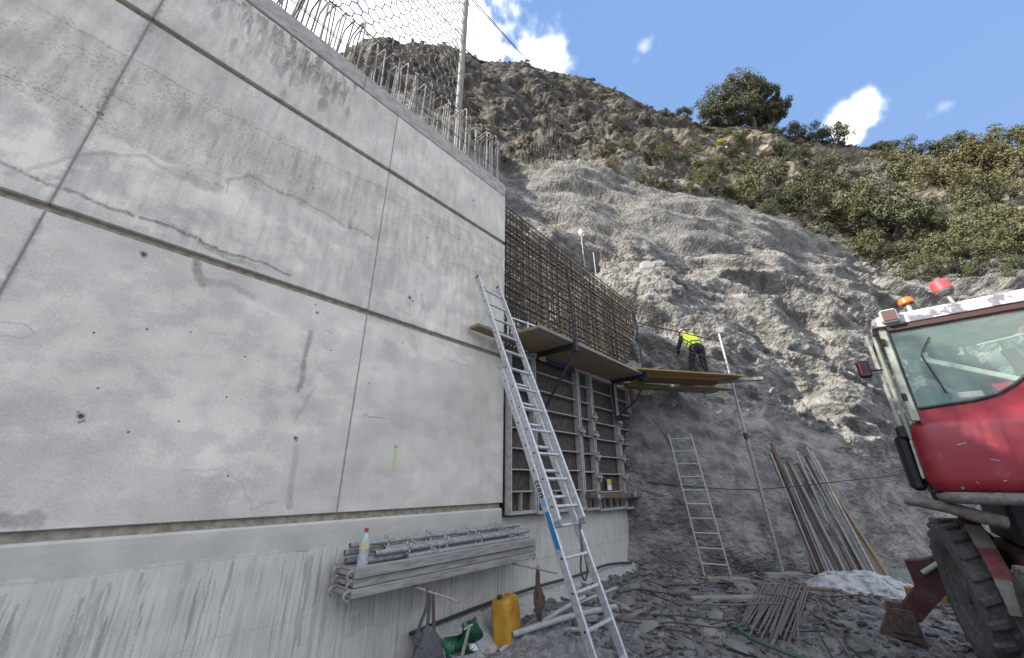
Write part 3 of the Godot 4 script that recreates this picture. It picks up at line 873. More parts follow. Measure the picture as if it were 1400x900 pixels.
func make_ground() -> void:
	var n := 340
	var st := PackedVector3Array()
	var P := PackedVector3Array()
	P.resize(n * n)
	for j in n:
		var tj := 2.0 * j / (n - 1) - 1.0
		for i in n:
			var ti := 2.0 * i / (n - 1) - 1.0
			var x := -1.2 + 7.0 * ti + 110.0 * pow(ti, 7)
			var z := -6.0 + 7.0 * tj + 110.0 * pow(tj, 7)
			P[j * n + i] = Vector3(x, ground_y(x, z), z)
	var N := PackedVector3Array()
	N.resize(n * n)
	var I := PackedInt32Array()
	for j in n:
		for i in n:
			var a := P[j * n + mini(i + 1, n - 1)] - P[j * n + maxi(i - 1, 0)]
			var b := P[mini(j + 1, n - 1) * n + i] - P[maxi(j - 1, 0) * n + i]
			N[j * n + i] = b.cross(a).normalized()
			if i < n - 1 and j < n - 1:
				var q := j * n + i
				I.append_array(PackedInt32Array([q, q + 1, q + n + 1, q, q + n + 1, q + n]))
	var arr := []
	arr.resize(Mesh.ARRAY_MAX)
	arr[Mesh.ARRAY_VERTEX] = P
	arr[Mesh.ARRAY_NORMAL] = N
	arr[Mesh.ARRAY_INDEX] = I
	var mesh := ArrayMesh.new()
	mesh.add_surface_from_arrays(Mesh.PRIMITIVE_TRIANGLES, arr)
	struct("ground", mesh, M.ground)
	# level fill behind the wall, carrying the rockfall fence
	var f := mb()
	add_cbox(f, Vector3(60, 3.0, 60), 0.05, Transform3D(Basis(), Vector3(-34.4, 3.5, 26.1)))
	struct("backfill_ground", f.commit(), M.ground)

# ------------------------------------------------------------------ retaining wall
func make_wall() -> void:
	var w := thing("retaining_wall", "tall grey cast concrete retaining wall filling the left side", "wall", Vector3(WX, 0, 0))
	w.position = Vector3.ZERO
	w.set_meta("kind", "thing")
	block(w, "core", Vector3(-4.32, -0.5, -4.05), Vector3(-3.84, 6.455, 9.0), M.core, 0.01)
	var zs := [9.0, 7.5, 5.2, 2.87, 0.55, -1.82, -4.07]
	var ys := [[1.372, 3.368], [3.432, 5.418], [5.482, 6.448]]
	for c in zs.size() - 1:
		for r in ys.size():
			var st := mb()
			var lo := Vector3(-3.90, ys[r][0], zs[c + 1] + 0.005)
			var hi := Vector3(WX + 0.002 * ((c + r) % 2), ys[r][1], zs[c] - 0.005)
			add_cbox(st, hi - lo, 0.005, Transform3D(Basis(), (lo + hi) * 0.5), 1)
			put(w, "panel", st.commit(), M.wall)
	for z in zs.slice(1, 6):
		for r in ys:
			block(w, "joint_seam", Vector3(-3.88, r[0] + 0.004, z - 0.0045), Vector3(WX - 0.004, r[1] - 0.004, z + 0.0045), M.seam, 0.001)
	# lowest pour, with the ledge band, continuing under the formwork
	for b in [[-4.06, 9.0, -3.795, 1.308], [-8.35, -4.072, -3.83, 1.19]]:
		var st := mb()
		var lo := Vector3(-4.3, -0.5, b[0])
		var hi := Vector3(b[2], b[3], b[1])
		add_cbox(st, hi - lo, 0.016, Transform3D(Basis(), (lo + hi) * 0.5), 2)
		put(w, "base_course", st.commit(), M.base)
	for b in [[-1.30, 9.0, -3.79], [-4.075, -1.306, -3.80]]:
		block(w, "coping", Vector3(-4.33, 6.462, b[0]), Vector3(b[2], 6.742, b[1]), M.coping, 0.012)
	# mortar lumps round the tie holes
	var crumb := lump(61, 5, 0.5, 0.8)
	for t in [[0.0, 2.04, 0.034], [-1.34, 2.0, 0.026], [-2.33, 3.77, 0.024], [-2.36, 1.99, 0.022], [-3.6, 4.42, 0.030], [0.02, 3.27, 0.022]]:
		for k in 5:
			var a: float = k * k * 0.83 + t[1] * 5.0
			var s: float = t[2] * [0.55, 0.22, 0.34, 0.16, 0.42][k]
			put(w, "mortar_crumb", crumb, M.wall_plain, Transform3D(Basis(Vector3.RIGHT, a) * Basis.from_scale(Vector3(s * 0.5, s, s * 1.2)), Vector3(WX, t[1] + sin(a) * t[2], t[0] + cos(a) * t[2] * (0.7 + 0.18 * k))))
	# hairpin starter bars out of the coping
	var r := RandomNumberGenerator.new()
	r.seed = 91
	var z := -3.98
	while z < 5.0:
		var top := 7.72 + r.randf_range(-0.10, 0.10) + (0.15 if z < -3.0 else 0.0)
		var dx := r.randf_range(-0.02, 0.02)
		var dz := r.randfn(0.0, 0.045)
		var x0 := -3.90
		var pts := [Vector3(x0, 6.70, z), Vector3(x0 + dx, top - 0.06, z + dz), Vector3(x0 + dx - 0.02, top - 0.015, z + dz), Vector3(x0 + dx - 0.06, top, z + dz),
			Vector3(x0 - 0.26, top + r.randf_range(-0.03, 0.05), z + dz + 0.02), Vector3(x0 - 0.30, top - 0.02, z + dz + 0.02), Vector3(x0 - 0.31, top - 0.07, z + dz + 0.02), Vector3(x0 - 0.32, 6.70, z + 0.03)]
		tube(w, "starter_bar", pts, 0.0105, M.rebar_grey if r.randf() < 0.6 else M.rebar_pile, 6)
		if r.randf() < 0.4:
			tube(w, "starter_bar", [Vector3(x0 + 0.01, 6.70, z + 0.04), Vector3(x0 + 0.01 + dx, top - r.randf_range(0.0, 0.3), z + 0.05 + dz)], 0.0105, M.rebar_grey, 6)
		z += r.randf_range(0.075, 0.12)
	for q in [[-3.885, 7.62], [-4.235, 7.60], [-3.90, 7.08]]:
		var pts := []
		for k in 20: pts.append(Vector3(q[0] + r.randf_range(-0.012, 0.012), q[1] + r.randf_range(-0.02, 0.02), -3.9 + k * 0.46))
		tube(w, "tie_bar", pts, 0.007, M.rebar_dark, 6)
	for k in 5:       # rusty bundle laid on the coping behind the bars
		rod(self_thing_bundle(), "bar", Vector3(-4.06 + 0.022 * (k % 3), 6.97 + 0.02 * (k / 3), -1.35 - 0.1 * k), Vector3(-4.05 + 0.022 * (k % 3), 7.02 + 0.02 * (k / 3), 5.2 - 0.07 * k), 0.011, M.rust_orange)

var bundle: Node3D
func self_thing_bundle() -> Node3D:
	if bundle == null:
		bundle = thing("bar_bundle", "bundle of orange rusty bars lying between the starter bars on the wall top", "rebar")
		for zz in [-1.1, 2.0, 5.0]: block(bundle, "spacer", Vector3(-4.10, 6.742, zz), Vector3(-3.98, 6.965, zz + 0.08), M.wood_brown)
	return bundle

# ------------------------------------------------------------------ rebar cage standing in the next bay
func make_cage() -> void:
	var c := thing("rebar_cage", "dense dark rebar cage standing in the unfinished bay beyond the wall", "rebar cage", Vector3.ZERO)
	var r := RandomNumberGenerator.new()
	r.seed = 17
	for layer in [-3.90, -4.22, -4.05]:
		var z := -4.12
		while z > -9.5:
			var top := 6.36 - (-4.1 - z) * 0.035 + r.randf_range(-0.03, 0.05)
			var bot := 1.25 if z > -8.2 else 2.6
			rod(c, "vertical_bar", Vector3(layer, bot, z), Vector3(layer + r.randf_range(-0.015, 0.015), top, z + r.randf_range(-0.02, 0.02)), 0.0115, M.rebar_tan if r.randf() < 0.8 else M.rust)
			z -= 0.092 if layer != -4.05 else 0.18
		var y := 1.3
		while y < 6.4:
			var hi := y if y < 6.1 else y - 0.05
			rod(c, "horizontal_bar", Vector3(layer + 0.02, y, -4.09), Vector3(layer + 0.02 + r.randf_range(-0.01, 0.01), y - 0.17 * (y / 6.3) + r.randf_range(-0.02, 0.02), -9.52 if y > 3.2 else -8.3), 0.011, M.rebar_tan if r.randf() < 0.8 else M.rust)
			y += 0.11 if layer != -4.05 else 0.22
	for k in 150:
		var y := r.randf_range(3.9, 6.1)
		var z := r.randf_range(-9.3, -4.2)
		rod(c, "cross_tie", Vector3(-3.87, y, z), Vector3(-4.25, y + r.randf_range(-0.03, 0.03), z), 0.008, M.rebar_tan)
	# a few extra lapped uprights at the near end
	for k in 12:
		var z := -4.15 - k * 0.085
		rod(c, "lap_bar", Vector3(-3.93, 3.6, z), Vector3(-3.94, 6.15 - r.randf_range(0.0, 1.2), z), 0.0095, M.rebar_tan)

# ------------------------------------------------------------------ formwork panels
func form_panel(z0: float, z1: float, y0: float, y1: float, label: String) -> Node3D:
	var p := thing("formwork_panel", label, "formwork", Vector3(-3.78, y0, (z0 + z1) * 0.5), "formwork panels under the platform")
	var o := p.position
	var B := func(n: String, lo: Vector3, hi: Vector3, m: Material) -> void: block(p, n, lo - o, hi - o, m, 0.003)
	B.call("plywood", Vector3(-3.826, y0 + 0.004, z1 + 0.004), Vector3(-3.80, y1 - 0.004, z0 - 0.004), M.form_ply)
	for z in [z0 - 0.034, z1]:
		B.call("stile", Vector3(-3.799, y0, z + 0.002), Vector3(-3.69, y1, z + 0.032), M.form_frame)
	B.call("rail", Vector3(-3.799, y0, z1 + 0.035), Vector3(-3.69, y0 + 0.04, z0 - 0.037), M.form_frame)
	B.call("rail", Vector3(-3.799, y1 - 0.04, z1 + 0.035), Vector3(-3.69, y1, z0 - 0.037), M.form_frame)
	var n := 8
	for k in range(1, n):
		var y := y0 + (y1 - y0) * k / n
		B.call("rib", Vector3(-3.799, y - 0.009, z1 + 0.035), Vector3(-3.715, y + 0.009, z0 - 0.037), M.form_frame)
	var m := maxi(1, int((z0 - z1) / 0.22))
	for k in range(1, m):
		var z := z0 + (z1 - z0) * k / m
		B.call("short_rib", Vector3(-3.799, y0 + 0.043, z - 0.008), Vector3(-3.73, y0 + (y1 - y0) / n - 0.015, z + 0.008), M.form_frame)
	return p

func make_formwork() -> void:
	form_panel(-4.10, -4.66, 1.22, 3.50, "narrow steel formwork panel against the finished wall, behind the long ladder")
	var p := form_panel(-4.68, -5.95, 1.20, 3.60, "wide steel framed formwork panel with blue top band, second from finished wall")
	form_panel(-5.97, -6.42, 1.18, 3.60, "narrow formwork panel in the middle, between the wide one and the labelled one")
	var q := form_panel(-6.44, -7.42, 1.15, 3.58, "formwork panel with a small yellow and white sticker near its foot")
	form_panel(-7.44, -8.10, 1.13, 3.56, "last formwork panel beside the rusty upright at the rock face")
	# blue band and yellow plate at the top of the second panel
	block(p, "top_band", Vector3(0.083, 2.30, -0.55), Vector3(0.095, 2.39, 0.55), M.blue_dark, 0.002)
	block(p, "yellow_plate", Vector3(0.096, 2.30, 0.34), Vector3(0.101, 2.39, 0.52), M.sticker_yellow, 0.001)
	block(q, "sticker", Vector3(0.052, 0.42, -0.02), Vector3(0.056, 0.52, 0.13), M.sticker_yellow, 0.001)
	block(q, "sticker", Vector3(0.052, 0.33, -0.02), Vector3(0.056, 0.418, 0.13), M.white, 0.001)
	# wedge clamps on the joints
	var jt := [-5.96, -6.43, -7.43]
	var labs := ["wedge clamp on the joint between the second and middle formwork panels", "wedge clamp on the joint left of the labelled formwork panel", "wedge clamp on the joint right of the labelled formwork panel"]
	for a in 3:
		for y in ([2.45] if a == 0 else [1.70, 2.05, 2.42, 2.75]):
			var c := thing("wedge_clamp", labs[a], "clamp", Vector3(-3.66, y, jt[a]), "clamps on the formwork joints")
			block(c, "jaw", Vector3(-0.02, -0.02, -0.09), Vector3(0.02, 0.025, 0.09), M.galv, 0.006)
			block(c, "wedge", Vector3(-0.012, -0.08, -0.02), Vector3(0.028, 0.08, 0.012), M.galv, 0.004)
	# timber waler with two tie nuts
	var w := thing("timber_waler", "brown timber waler across the foot of the formwork", "beam", Vector3(-3.62, 1.42, -7.0))
	board(w, "timber", Vector3(0, 0, 1.05), Vector3(0, -0.05, -1.12), 0.09, 0.10, M.wood_brown)
	for z in [0.93, -0.42]:
		var n := thing("tie_nut", "cement-crusted tie nut on the " + ("near" if z > 0 else "far") + " end of the timber waler", "nut", Vector3(-3.53, 1.42 - 0.02, -7.0 + z))
		rod(n, "tie_rod", Vector3(-0.03, 0, 0), Vector3(0.12, 0, 0), 0.012, M.galv)
		put(n, "nut", lump(300 + int(z * 10), 6, 0.4, 1.0), M.plaster, Transform3D(Basis.from_scale(Vector3(0.035, 0.06, 0.06)), Vector3(0.03, 0, 0)))
	# rusty upright and boards closing the end of the bay
	var e := thing("end_board", "rust brown upright board closing the formwork end at the rock", "board", Vector3(-3.72, 0.9, -8.28))
	board(e, "plank", Vector3(-0.02, 0.1, 0), Vector3(0.02, 2.75, 0.06), 0.04, 0.16, M.wood_brown, Vector3(1, 0, 0))
	var e2 := thing("end_board", "dark grey sheet strip standing behind the rust brown upright board", "board", Vector3(-3.80, 0.9, -8.16))
	board(e2, "sheet", Vector3(0, 0.15, 0), Vector3(0.0, 2.7, 0.04), 0.015, 0.12, M.steel_black, Vector3(1, 0, 0))

# ------------------------------------------------------------------ working platform
func make_platform() -> void:
	for k in 2:
		var z: float = [-4.78, -7.30][k]
		var b := thing("scaffold_bracket", ["black scaffold bracket and guard post over the ladder side of the formwork", "black scaffold bracket and guard post at the far end of the platform"][k], "bracket", Vector3(-3.70, 3.5, z), "brackets carrying the plank platform")
		board(b, "arm", Vector3(0, 0.08, 0), Vector3(0.72, 0.08, 0), 0.075, 0.05, M.steel_black)
		if k == 0:
			tube(b, "strut", [Vector3(0.70, 0.04, 0), Vector3(0.69, -0.06, 0), Vector3(0.10, -0.83, 0), Vector3(0.02, -0.86, 0)], 0.022, M.steel_black)
		else:
			board(b, "upright", Vector3(0.02, 0.04, 0), Vector3(0.02, -0.72, 0), 0.05, 0.045, M.steel_black)
			tube(b, "strut", [Vector3(0.70, 0.04, 0), Vector3(0.69, -0.10, 0), Vector3(0.50, -0.36, 0), Vector3(0.05, -0.66, 0)], 0.02, M.steel_black)
			board(b, "foot", Vector3(0.03, -0.70, 0), Vector3(0.34, -0.70, 0), 0.04, 0.04, M.steel_black)
		block(b, "socket", Vector3(0.69, -0.02, -0.035), Vector3(0.77, 0.19, 0.035), M.steel_black)
		tube(b, "guard_post", [Vector3(0.73, 0.1, 0), Vector3(0.72, 1.0, 0.03), Vector3(0.70, 1.46, 0.05)], 0.02, M.steel_black)
	var labs := ["inner platform plank reaching out behind the ladder top", "second platform plank from the formwork", "third platform plank from the formwork", "outer platform plank with the pale edge facing out"]
	for k in 4:
		var p := thing("platform_plank", labs[k], "plank", Vector3(-3.66 + 0.195 * k, 3.645, -5.5), "planks of the working platform")
		var z0: float = [2.2, 1.55, 1.62, 1.60][k]
		board(p, "plank", Vector3(0, 0, z0), Vector3(0, 0.0, -2.1), 0.045, 0.188, M.wood if k < 3 else M.wood_grey)
	# guard rails, slack
	for k in 2:
		var g := thing("guard_rail", ["upper", "lower"][k] + " thin guard rail running from the far guard post to the rock face", "rail", Vector3(-3.0, 0, -7.25), "guard rails at the far platform end")
		tube(g, "rail", [Vector3(0, 4.75 - 0.42 * k, 0), Vector3(0.5, 4.72 - 0.44 * k, -1.1), Vector3(1.05, 4.70 - 0.46 * k, -2.4)], 0.013, M.rust)
	# shorter yellow boards and scraps fanning out to the rock
	var fan := [
		[Vector3(-3.45, 3.692, -6.9), Vector3(-1.75, 3.65, -9.05), 0.03, 0.62, "wood_yellow", "wide yellow shuttering board on the far platform, under the worker"],
		[Vector3(-3.75, 3.645, -7.65), Vector3(-2.0, 3.59, -9.75), 0.045, 0.22, "wood", "dark plank under the yellow board at the far end"],
		[Vector3(-3.10, 3.72, -7.3), Vector3(-2.45, 3.70, -8.2), 0.02, 0.40, "wood_brown", "brown board lying on the far platform beside the second guard post"],
		[Vector3(-2.55, 3.705, -8.25), Vector3(-2.05, 3.69, -9.2), 0.025, 0.36, "wood_yellow", "short yellow board at the outer end beside the tall prop"],
		[Vector3(-3.60, 3.58, -8.3), Vector3(-1.25, 3.60, -9.15), 0.06, 0.09, "wood_grey", "long pale pole-like batten sticking out past the tall prop"],
		[Vector3(-3.70, 3.60, -7.9), Vector3(-2.3, 3.55, -9.6), 0.045, 0.30, "wood", "weathered plank lowest under the far boards"],
		[Vector3(-3.35, 3.655, -7.62), Vector3(-1.95, 3.62, -8.9), 0.03, 0.50, "wood_yellow", "second yellow shuttering board just under the wide one"],
		[Vector3(-3.2, 3.61, -7.66), Vector3(-2.1, 3.575, -8.9), 0.04, 0.22, "wood_brown", "brown plank seen from below between the far boards"]]
	for f in fan:
		var o := thing("loose_board", f[5], "board", (f[0] + f[1]) * 0.5, "boards fanning out at the platform end")
		board(o, "board", f[0] - o.position, f[1] - o.position, f[2], f[3], M[f[4]])
	# aluminium frame leaning at the near end of the platform
	var fr := thing("small_frame", "small white metal frame standing on the platform behind the ladder", "frame", Vector3(-3.55, 3.67, -4.1))
	for s in [[Vector3(-0.2, 0, 0), Vector3(-0.2, 0.40, 0)], [Vector3(0.0, 0, -0.25), Vector3(0.0, 0.34, -0.25)], [Vector3(-0.2, 0.40, 0.02), Vector3(0.10, 0.27, -0.55)], [Vector3(0.1, 0, -0.55), Vector3(0.1, 0.27, -0.55)]]:
		board(fr, "bar", s[0], s[1], 0.025, 0.025, M.alu)

# ------------------------------------------------------------------ ladders
func make_ladders() -> void:
	# extension ladder: leans on the wall, rails run in the x-y plane
	var foot := Vector3(-1.95, 0.0, -3.38)
	var d := Vector3(-1.80, 4.46, 0).normalized()
	var nrm := Vector3(d.y, -d.x, 0)              # away from the wall
	var l := thing("extension_ladder", "aluminium two-section extension ladder leaning against the concrete wall", "ladder", foot)
	var rail := func(n: String, z: float, s0: float, s1: float, off: float) -> MeshInstance3D:
		return board(l, n, d * s0 + nrm * off + Vector3(0, 0, z), d * s1 + nrm * off + Vector3(0, 0, z), 0.08, 0.028, M.alu, nrm, 0.005)
	var zr := -0.44
	for z in [0.0, zr]:
		rail.call("base_rail", z, -0.02, 3.28, -0.052)
		rail.call("fly_rail", z - 0.002, 1.36, 4.80, 0.042)
	var s := 0.22
	while s < 3.2:
		board(l, "rung", d * s - nrm * 0.045 + Vector3(0, 0, -0.016), d * s - nrm * 0.045 + Vector3(0, 0, zr + 0.016), 0.03, 0.03, M.alu, nrm, 0.006)
		for z in [0.0138, zr - 0.0138]:
			rod(l, "rivet", d * s - nrm * 0.045 + Vector3(0, 0, z - 0.003), d * s - nrm * 0.045 + Vector3(0, 0, z + 0.003), 0.011, M.black)
		s += 0.28
	s = 1.50
	while s < 4.75:
		board(l, "rung", d * s + nrm * 0.035 + Vector3(0, 0, -0.018), d * s + nrm * 0.035 + Vector3(0, 0, zr + 0.016), 0.03, 0.03, M.alu, nrm, 0.006)
		for z in [0.0118, zr - 0.0158]:
			rod(l, "rivet", d * s + nrm * 0.035 + Vector3(0, 0, z - 0.003), d * s + nrm * 0.035 + Vector3(0, 0, z + 0.003), 0.011, M.black)
		s += 0.28
	for z in [0.0, zr]:
		board(l, "foot_cap", d * 1.31 + nrm * 0.035 + Vector3(0, 0, z - 0.002), d * 1.37 + nrm * 0.035 + Vector3(0, 0, z - 0.002), 0.076, 0.034, M.galv, nrm, 0.006)
		board(l, "guide_bracket", d * 3.20 - nrm * 0.01 + Vector3(0, 0, z), d * 3.28 - nrm * 0.01 + Vector3(0, 0, z), 0.16, 0.036, M.alu_dull, nrm, 0.006)
		board(l, "end_cap", d * 4.79 + nrm * 0.035 + Vector3(0, 0, z - 0.002), d * 4.83 + nrm * 0.035 + Vector3(0, 0, z - 0.002), 0.07, 0.03, M.black, nrm, 0.006)
	# printed strip on the near face of the near base rail
	var fz := 0.0155
	var strip := board(l, "blue_label", d * 1.14 - nrm * 0.045 + Vector3(0, 0, fz), d * 1.48 - nrm * 0.045 + Vector3(0, 0, fz), 0.055, 0.003, M.blue, nrm, 0.001)
	board(l, "blue_label", d * 1.53 - nrm * 0.045 + Vector3(0, 0, fz), d * 1.60 - nrm * 0.045 + Vector3(0, 0, fz), 0.055, 0.003, M.blue_light, nrm, 0.001)
	var tm := TextMesh.new()
	tm.text = "cron"
	var sf := SystemFont.new()
	sf.font_names = PackedStringArray(["Droid Sans"])
	sf.font_weight = 700
	tm.font = sf
	tm.font_size = 32
	tm.pixel_size = 0.0026
	tm.depth = 0.003
	# letters run down the rail
	put(l, "lettering", tm, M.black, Transform3D(Basis(-d, nrm, Vector3(0, 0, 1)), d * 1.71 - nrm * 0.045 + Vector3(0, 0, fz)))
	# strap hanging from the far rail
	var st := thing("strap_loop", "dark strap hanging in a loop from the extension ladder", "strap", foot + d * 1.34 + Vector3(0, 0, zr))
	tube(st, "webbing", curve([Vector3(0, 0, 0), Vector3(0.015, -0.22, 0.02), Vector3(0.02, -0.42, 0.07), Vector3(0.03, -0.52, 0.02), Vector3(0.02, -0.43, -0.05), Vector3(0.01, -0.2, 0.0), Vector3(0, 0.01, 0.01)], 7), 0.010, M.canvas_grey, 6)
	# plain ladder by the rock face
	var f := thing("straight_ladder", "plain narrow ladder leaning on the dark rock face", "ladder", Vector3(-2.71, 0.06, -8.17))
	var fd := (Vector3(-3.02, 2.50, -8.30) - f.position).normalized()
	var across := Vector3(0.40, 0, -0.13)
	for k in 2:
		board(f, "rail", across * k - fd * 0.06, across * k + fd * 2.50, 0.055, 0.026, M.alu_dull, Vector3(0.3, 0.1, 0.9))
	for k in 10:
		var q := fd * (0.20 + 0.245 * k)
		rod(f, "rung", q + across * 0.02, q + across * 0.98, 0.015, M.alu_dull)

# ------------------------------------------------------------------ things kept along the wall
func make_wall_shelf() -> void:
	for k in 2:
		var b := thing("support_bar", ["rebar peg out of the wall carrying the stacked decks at the bag", "rebar peg out of the wall with the brown cloth on it"][k], "rebar", Vector3(WX, 0.73, [-2.5, -3.9][k]), "pegs under the stacked decks")
		tube(b, "bar", [Vector3(-0.05, 0.01, 0), Vector3(0.95, -0.02, -0.02)], 0.011, M.rebar_grey, 8)
	var labs := ["lowest of three stacked scaffold decks on the pegs", "middle of three stacked scaffold decks on the pegs", "top of three stacked scaffold decks, carrying pipes and a bottle"]
	for k in 3:
		var y := 0.752 + 0.070 * k
		var dz: float = [0.0, 0.012, 0.006][k]
		var s := thing("scaffold_deck", labs[k], "scaffold deck", Vector3(-3.58, y, -3.05 - dz * 0.3), "decks stacked on the wall pegs")
		for x in [-0.16, [0.155, 0.135, 0.16][k]]:
			block(s, "side_beam", Vector3(x - 0.02, 0, -1.19), Vector3(x + 0.025, [0.067, 0.067, 0.085][k], 1.19 - dz), M.deck, 0.006)
		block(s, "board", Vector3(-0.138, 0.040, -1.18), Vector3(0.112, 0.060, 1.17 - dz), M.deck, 0.003)
		block(s, "end_plate", Vector3(-0.138, 0.006, 1.165 - dz), Vector3(0.112, 0.038, 1.185 - dz), M.deck, 0.003)
		block(s, "end_plate", Vector3(-0.138, 0.006, -1.185), Vector3(0.112, 0.038, -1.165), M.deck, 0.003)
		for x in [-0.12, 0.14]:
			for e in [1.0, -1.0]:
				var z0: float = (1.19 - dz) if e > 0 else -1.19
				tube(s, "hook", curve([Vector3(x, 0.045, z0 - 0.02 * e), Vector3(x, 0.052, z0 + 0.025 * e), Vector3(x, 0.02, z0 + 0.05 * e), Vector3(x, -0.012, z0 + 0.03 * e), Vector3(x, -0.012, z0 + 0.008 * e)], 4), 0.010, M.galv, 6)
	# ringed standards lying on the decks
	var y0 := 0.957
	var spots := [[-3.70, 0.03, -1.92, -4.16], [-3.62, 0.03, -2.05, -4.15], [-3.54, 0.03, -1.98, -4.18], [-3.465, 0.03, -2.4, -4.20], [-3.66, 0.095, -1.88, -4.12], [-3.575, 0.095, -2.22, -4.17], [-3.50, 0.092, -2.08, -4.22], [-3.62, 0.155, -1.9, -4.18]]
	var pl := ["ringed scaffold pipe at the back of the deck pile", "ringed scaffold pipe low in the middle of the pile", "ringed scaffold pipe low in the pile near the front", "ringed scaffold pipe at the front edge of the top deck", "ringed scaffold pipe of the second layer at the wall", "ringed scaffold pipe of the second layer in the middle", "ringed scaffold pipe of the second layer at the front", "ringed scaffold pipe topmost on the deck pile"]
	for k in spots.size():
		var q: Array = spots[k]
		var s := thing("scaffold_pipe", pl[k], "pipe", Vector3(q[0], y0 + q[1], (q[2] + q[3]) * 0.5), "scaffold pipes on the decks")
		var h: float = (q[2] - q[3]) * 0.5
		var st := mb()
		add_tube(st, [Vector3(0, 0, -h), Vector3(0, 0.004 * (k % 3 - 1), h)], 0.024, 12, false)
		add_tube(st, [Vector3(0, 0, h), Vector3(0, 0, -h)], 0.020, 12, false)
		put(s, "pipe", st.commit(), M.galv)
		for zz in [-0.72, -0.22, 0.28, 0.75]:
			if k < 4 and (k + int(zz * 10)) % 2: continue
			var ring := mb()
			for a in 4:
				var c := Vector3(cos(TAU * a / 4 + 0.6), sin(TAU * a / 4 + 0.6), 0) * 0.040
				var pts := []
				for j in 9: pts.append(c + Vector3(cos(TAU * j / 8), sin(TAU * j / 8), 0) * 0.020)
				add_tube(ring, pts, 0.007, 5, false)
			put(s, "rosette", ring.commit(), M.galv_light, Transform3D(Basis(), Vector3(0, 0, zz * h / 1.1)))
	# bottle
	var b := thing("plastic_bottle", "white bottle with red cap on the near end of the decks", "bottle", Vector3(-3.52, 0.953, -1.985))
	var prof := [Vector2(0.0, 0.0), Vector2(0.042, 0.002), Vector2(0.046, 0.012), Vector2(0.045, 0.06), Vector2(0.041, 0.10), Vector2(0.043, 0.14), Vector2(0.043, 0.19), Vector2(0.036, 0.215), Vector2(0.022, 0.245), Vector2(0.015, 0.262), Vector2(0.014, 0.275)]
	lathe(b, "body", prof, 18, M.bottle)
	lathe(b, "label", [Vector2(0.0445, 0.135), Vector2(0.0448, 0.14), Vector2(0.0448, 0.185), Vector2(0.0445, 0.19)], 18, M.bottle_label)
	lathe(b, "cap", [Vector2(0.0165, 0.27), Vector2(0.017, 0.272), Vector2(0.017, 0.296), Vector2(0.015, 0.300), Vector2(0.0, 0.300)], 14, M.cap_red)
	# shoulder bag hanging from the first peg
	var g := thing("shoulder_bag", "dark grey canvas bag hanging by its strap from the peg", "bag", Vector3(-3.22, 0.06, -2.52))
	var bag := mb()
	var rows := [[0.42, 0.025, 0.03, 0.0], [0.38, 0.06, 0.05, 0.0], [0.30, 0.115, 0.075, 0.0], [0.18, 0.16, 0.095, 0.01], [0.06, 0.19, 0.11, 0.0], [-0.03, 0.18, 0.10, 0.0], [-0.06, 0.08, 0.05, 0.0]]
	for k in rows.size() - 1:
		for j in 16:
			var ps := []
			for q in [[rows[k], j], [rows[k + 1], j], [rows[k + 1], j + 1], [rows[k], j + 1]]:
				var a: float = TAU * q[1] / 16
				var w := 1.0 + 0.10 * sin(a * 3.0 + q[0][0] * 20.0) + 0.05 * sin(a * 5.0 - q[0][0] * 31.0)
				ps.append(Vector3(cos(a) * q[0][2] * w, q[0][0], sin(a) * q[0][1] * w))
			quad(bag, ps[0], ps[1], ps[2], ps[3], Vector3.ZERO)
	put(g, "body", bag.commit(), M.canvas_grey)
	var st := mb()
	add_cbox(st, Vector3(0.012, 0.13, 0.17), 0.005, Transform3D(Basis(Vector3(0, 0, 1), -0.25), Vector3(0.09, 0.17, 0.0)))
	put(g, "pocket", st.commit(), M.canvas_grey)
	for q in [[Vector3(-0.04, 0.68, 0.0), Vector3(0.0, 0.55, 0.012), Vector3(0.005, 0.40, 0.02)], [Vector3(-0.04, 0.68, 0.01), Vector3(0.02, 0.58, 0.05), Vector3(0.03, 0.45, 0.12), Vector3(0.03, 0.33, 0.16)]]:
		var pts := curve(q, 5)
		var sm := mb()
		for k in pts.size() - 1:
			var w := Vector3(0, 0.004, 0.017)
			quad(sm, pts[k] - w, pts[k + 1] - w, pts[k + 1] + w, pts[k] + w, Vector3(1, 0, 0))
			quad(sm, pts[k] - w - Vector3(0.004, 0, 0), pts[k + 1] - w - Vector3(0.004, 0, 0), pts[k + 1] + w - Vector3(0.004, 0, 0), pts[k] + w - Vector3(0.004, 0, 0), Vector3(-1, 0, 0))
		put(g, "strap", sm.commit(), M.canvas_grey)
	var bp := thing("brown_strap", "short dark brown strap hanging beside the grey bag", "strap", Vector3(-3.30, 0.71, -2.60))
	board(bp, "batten", Vector3(0, 0, 0), Vector3(0.02, -0.36, -0.03), 0.008, 0.04, M.cloth_brown, Vector3(1, 0, 0))
	# brown cloth on the second peg
	var c := thing("brown_cloth", "brown rag draped over the peg end near the ladder", "cloth", Vector3(-3.12, 0.0, -3.92))
	var cm := mb()
	var cr := [[0.735, 0.014, 0.016, 0.0], [0.66, 0.02, 0.022, 0.0], [0.57, 0.024, 0.026, -0.004], [0.51, 0.034, 0.04, -0.02], [0.45, 0.05, 0.062, -0.035], [0.39, 0.052, 0.066, -0.03], [0.34, 0.04, 0.05, -0.015], [0.29, 0.022, 0.03, 0.0], [0.25, 0.008, 0.012, 0.005]]
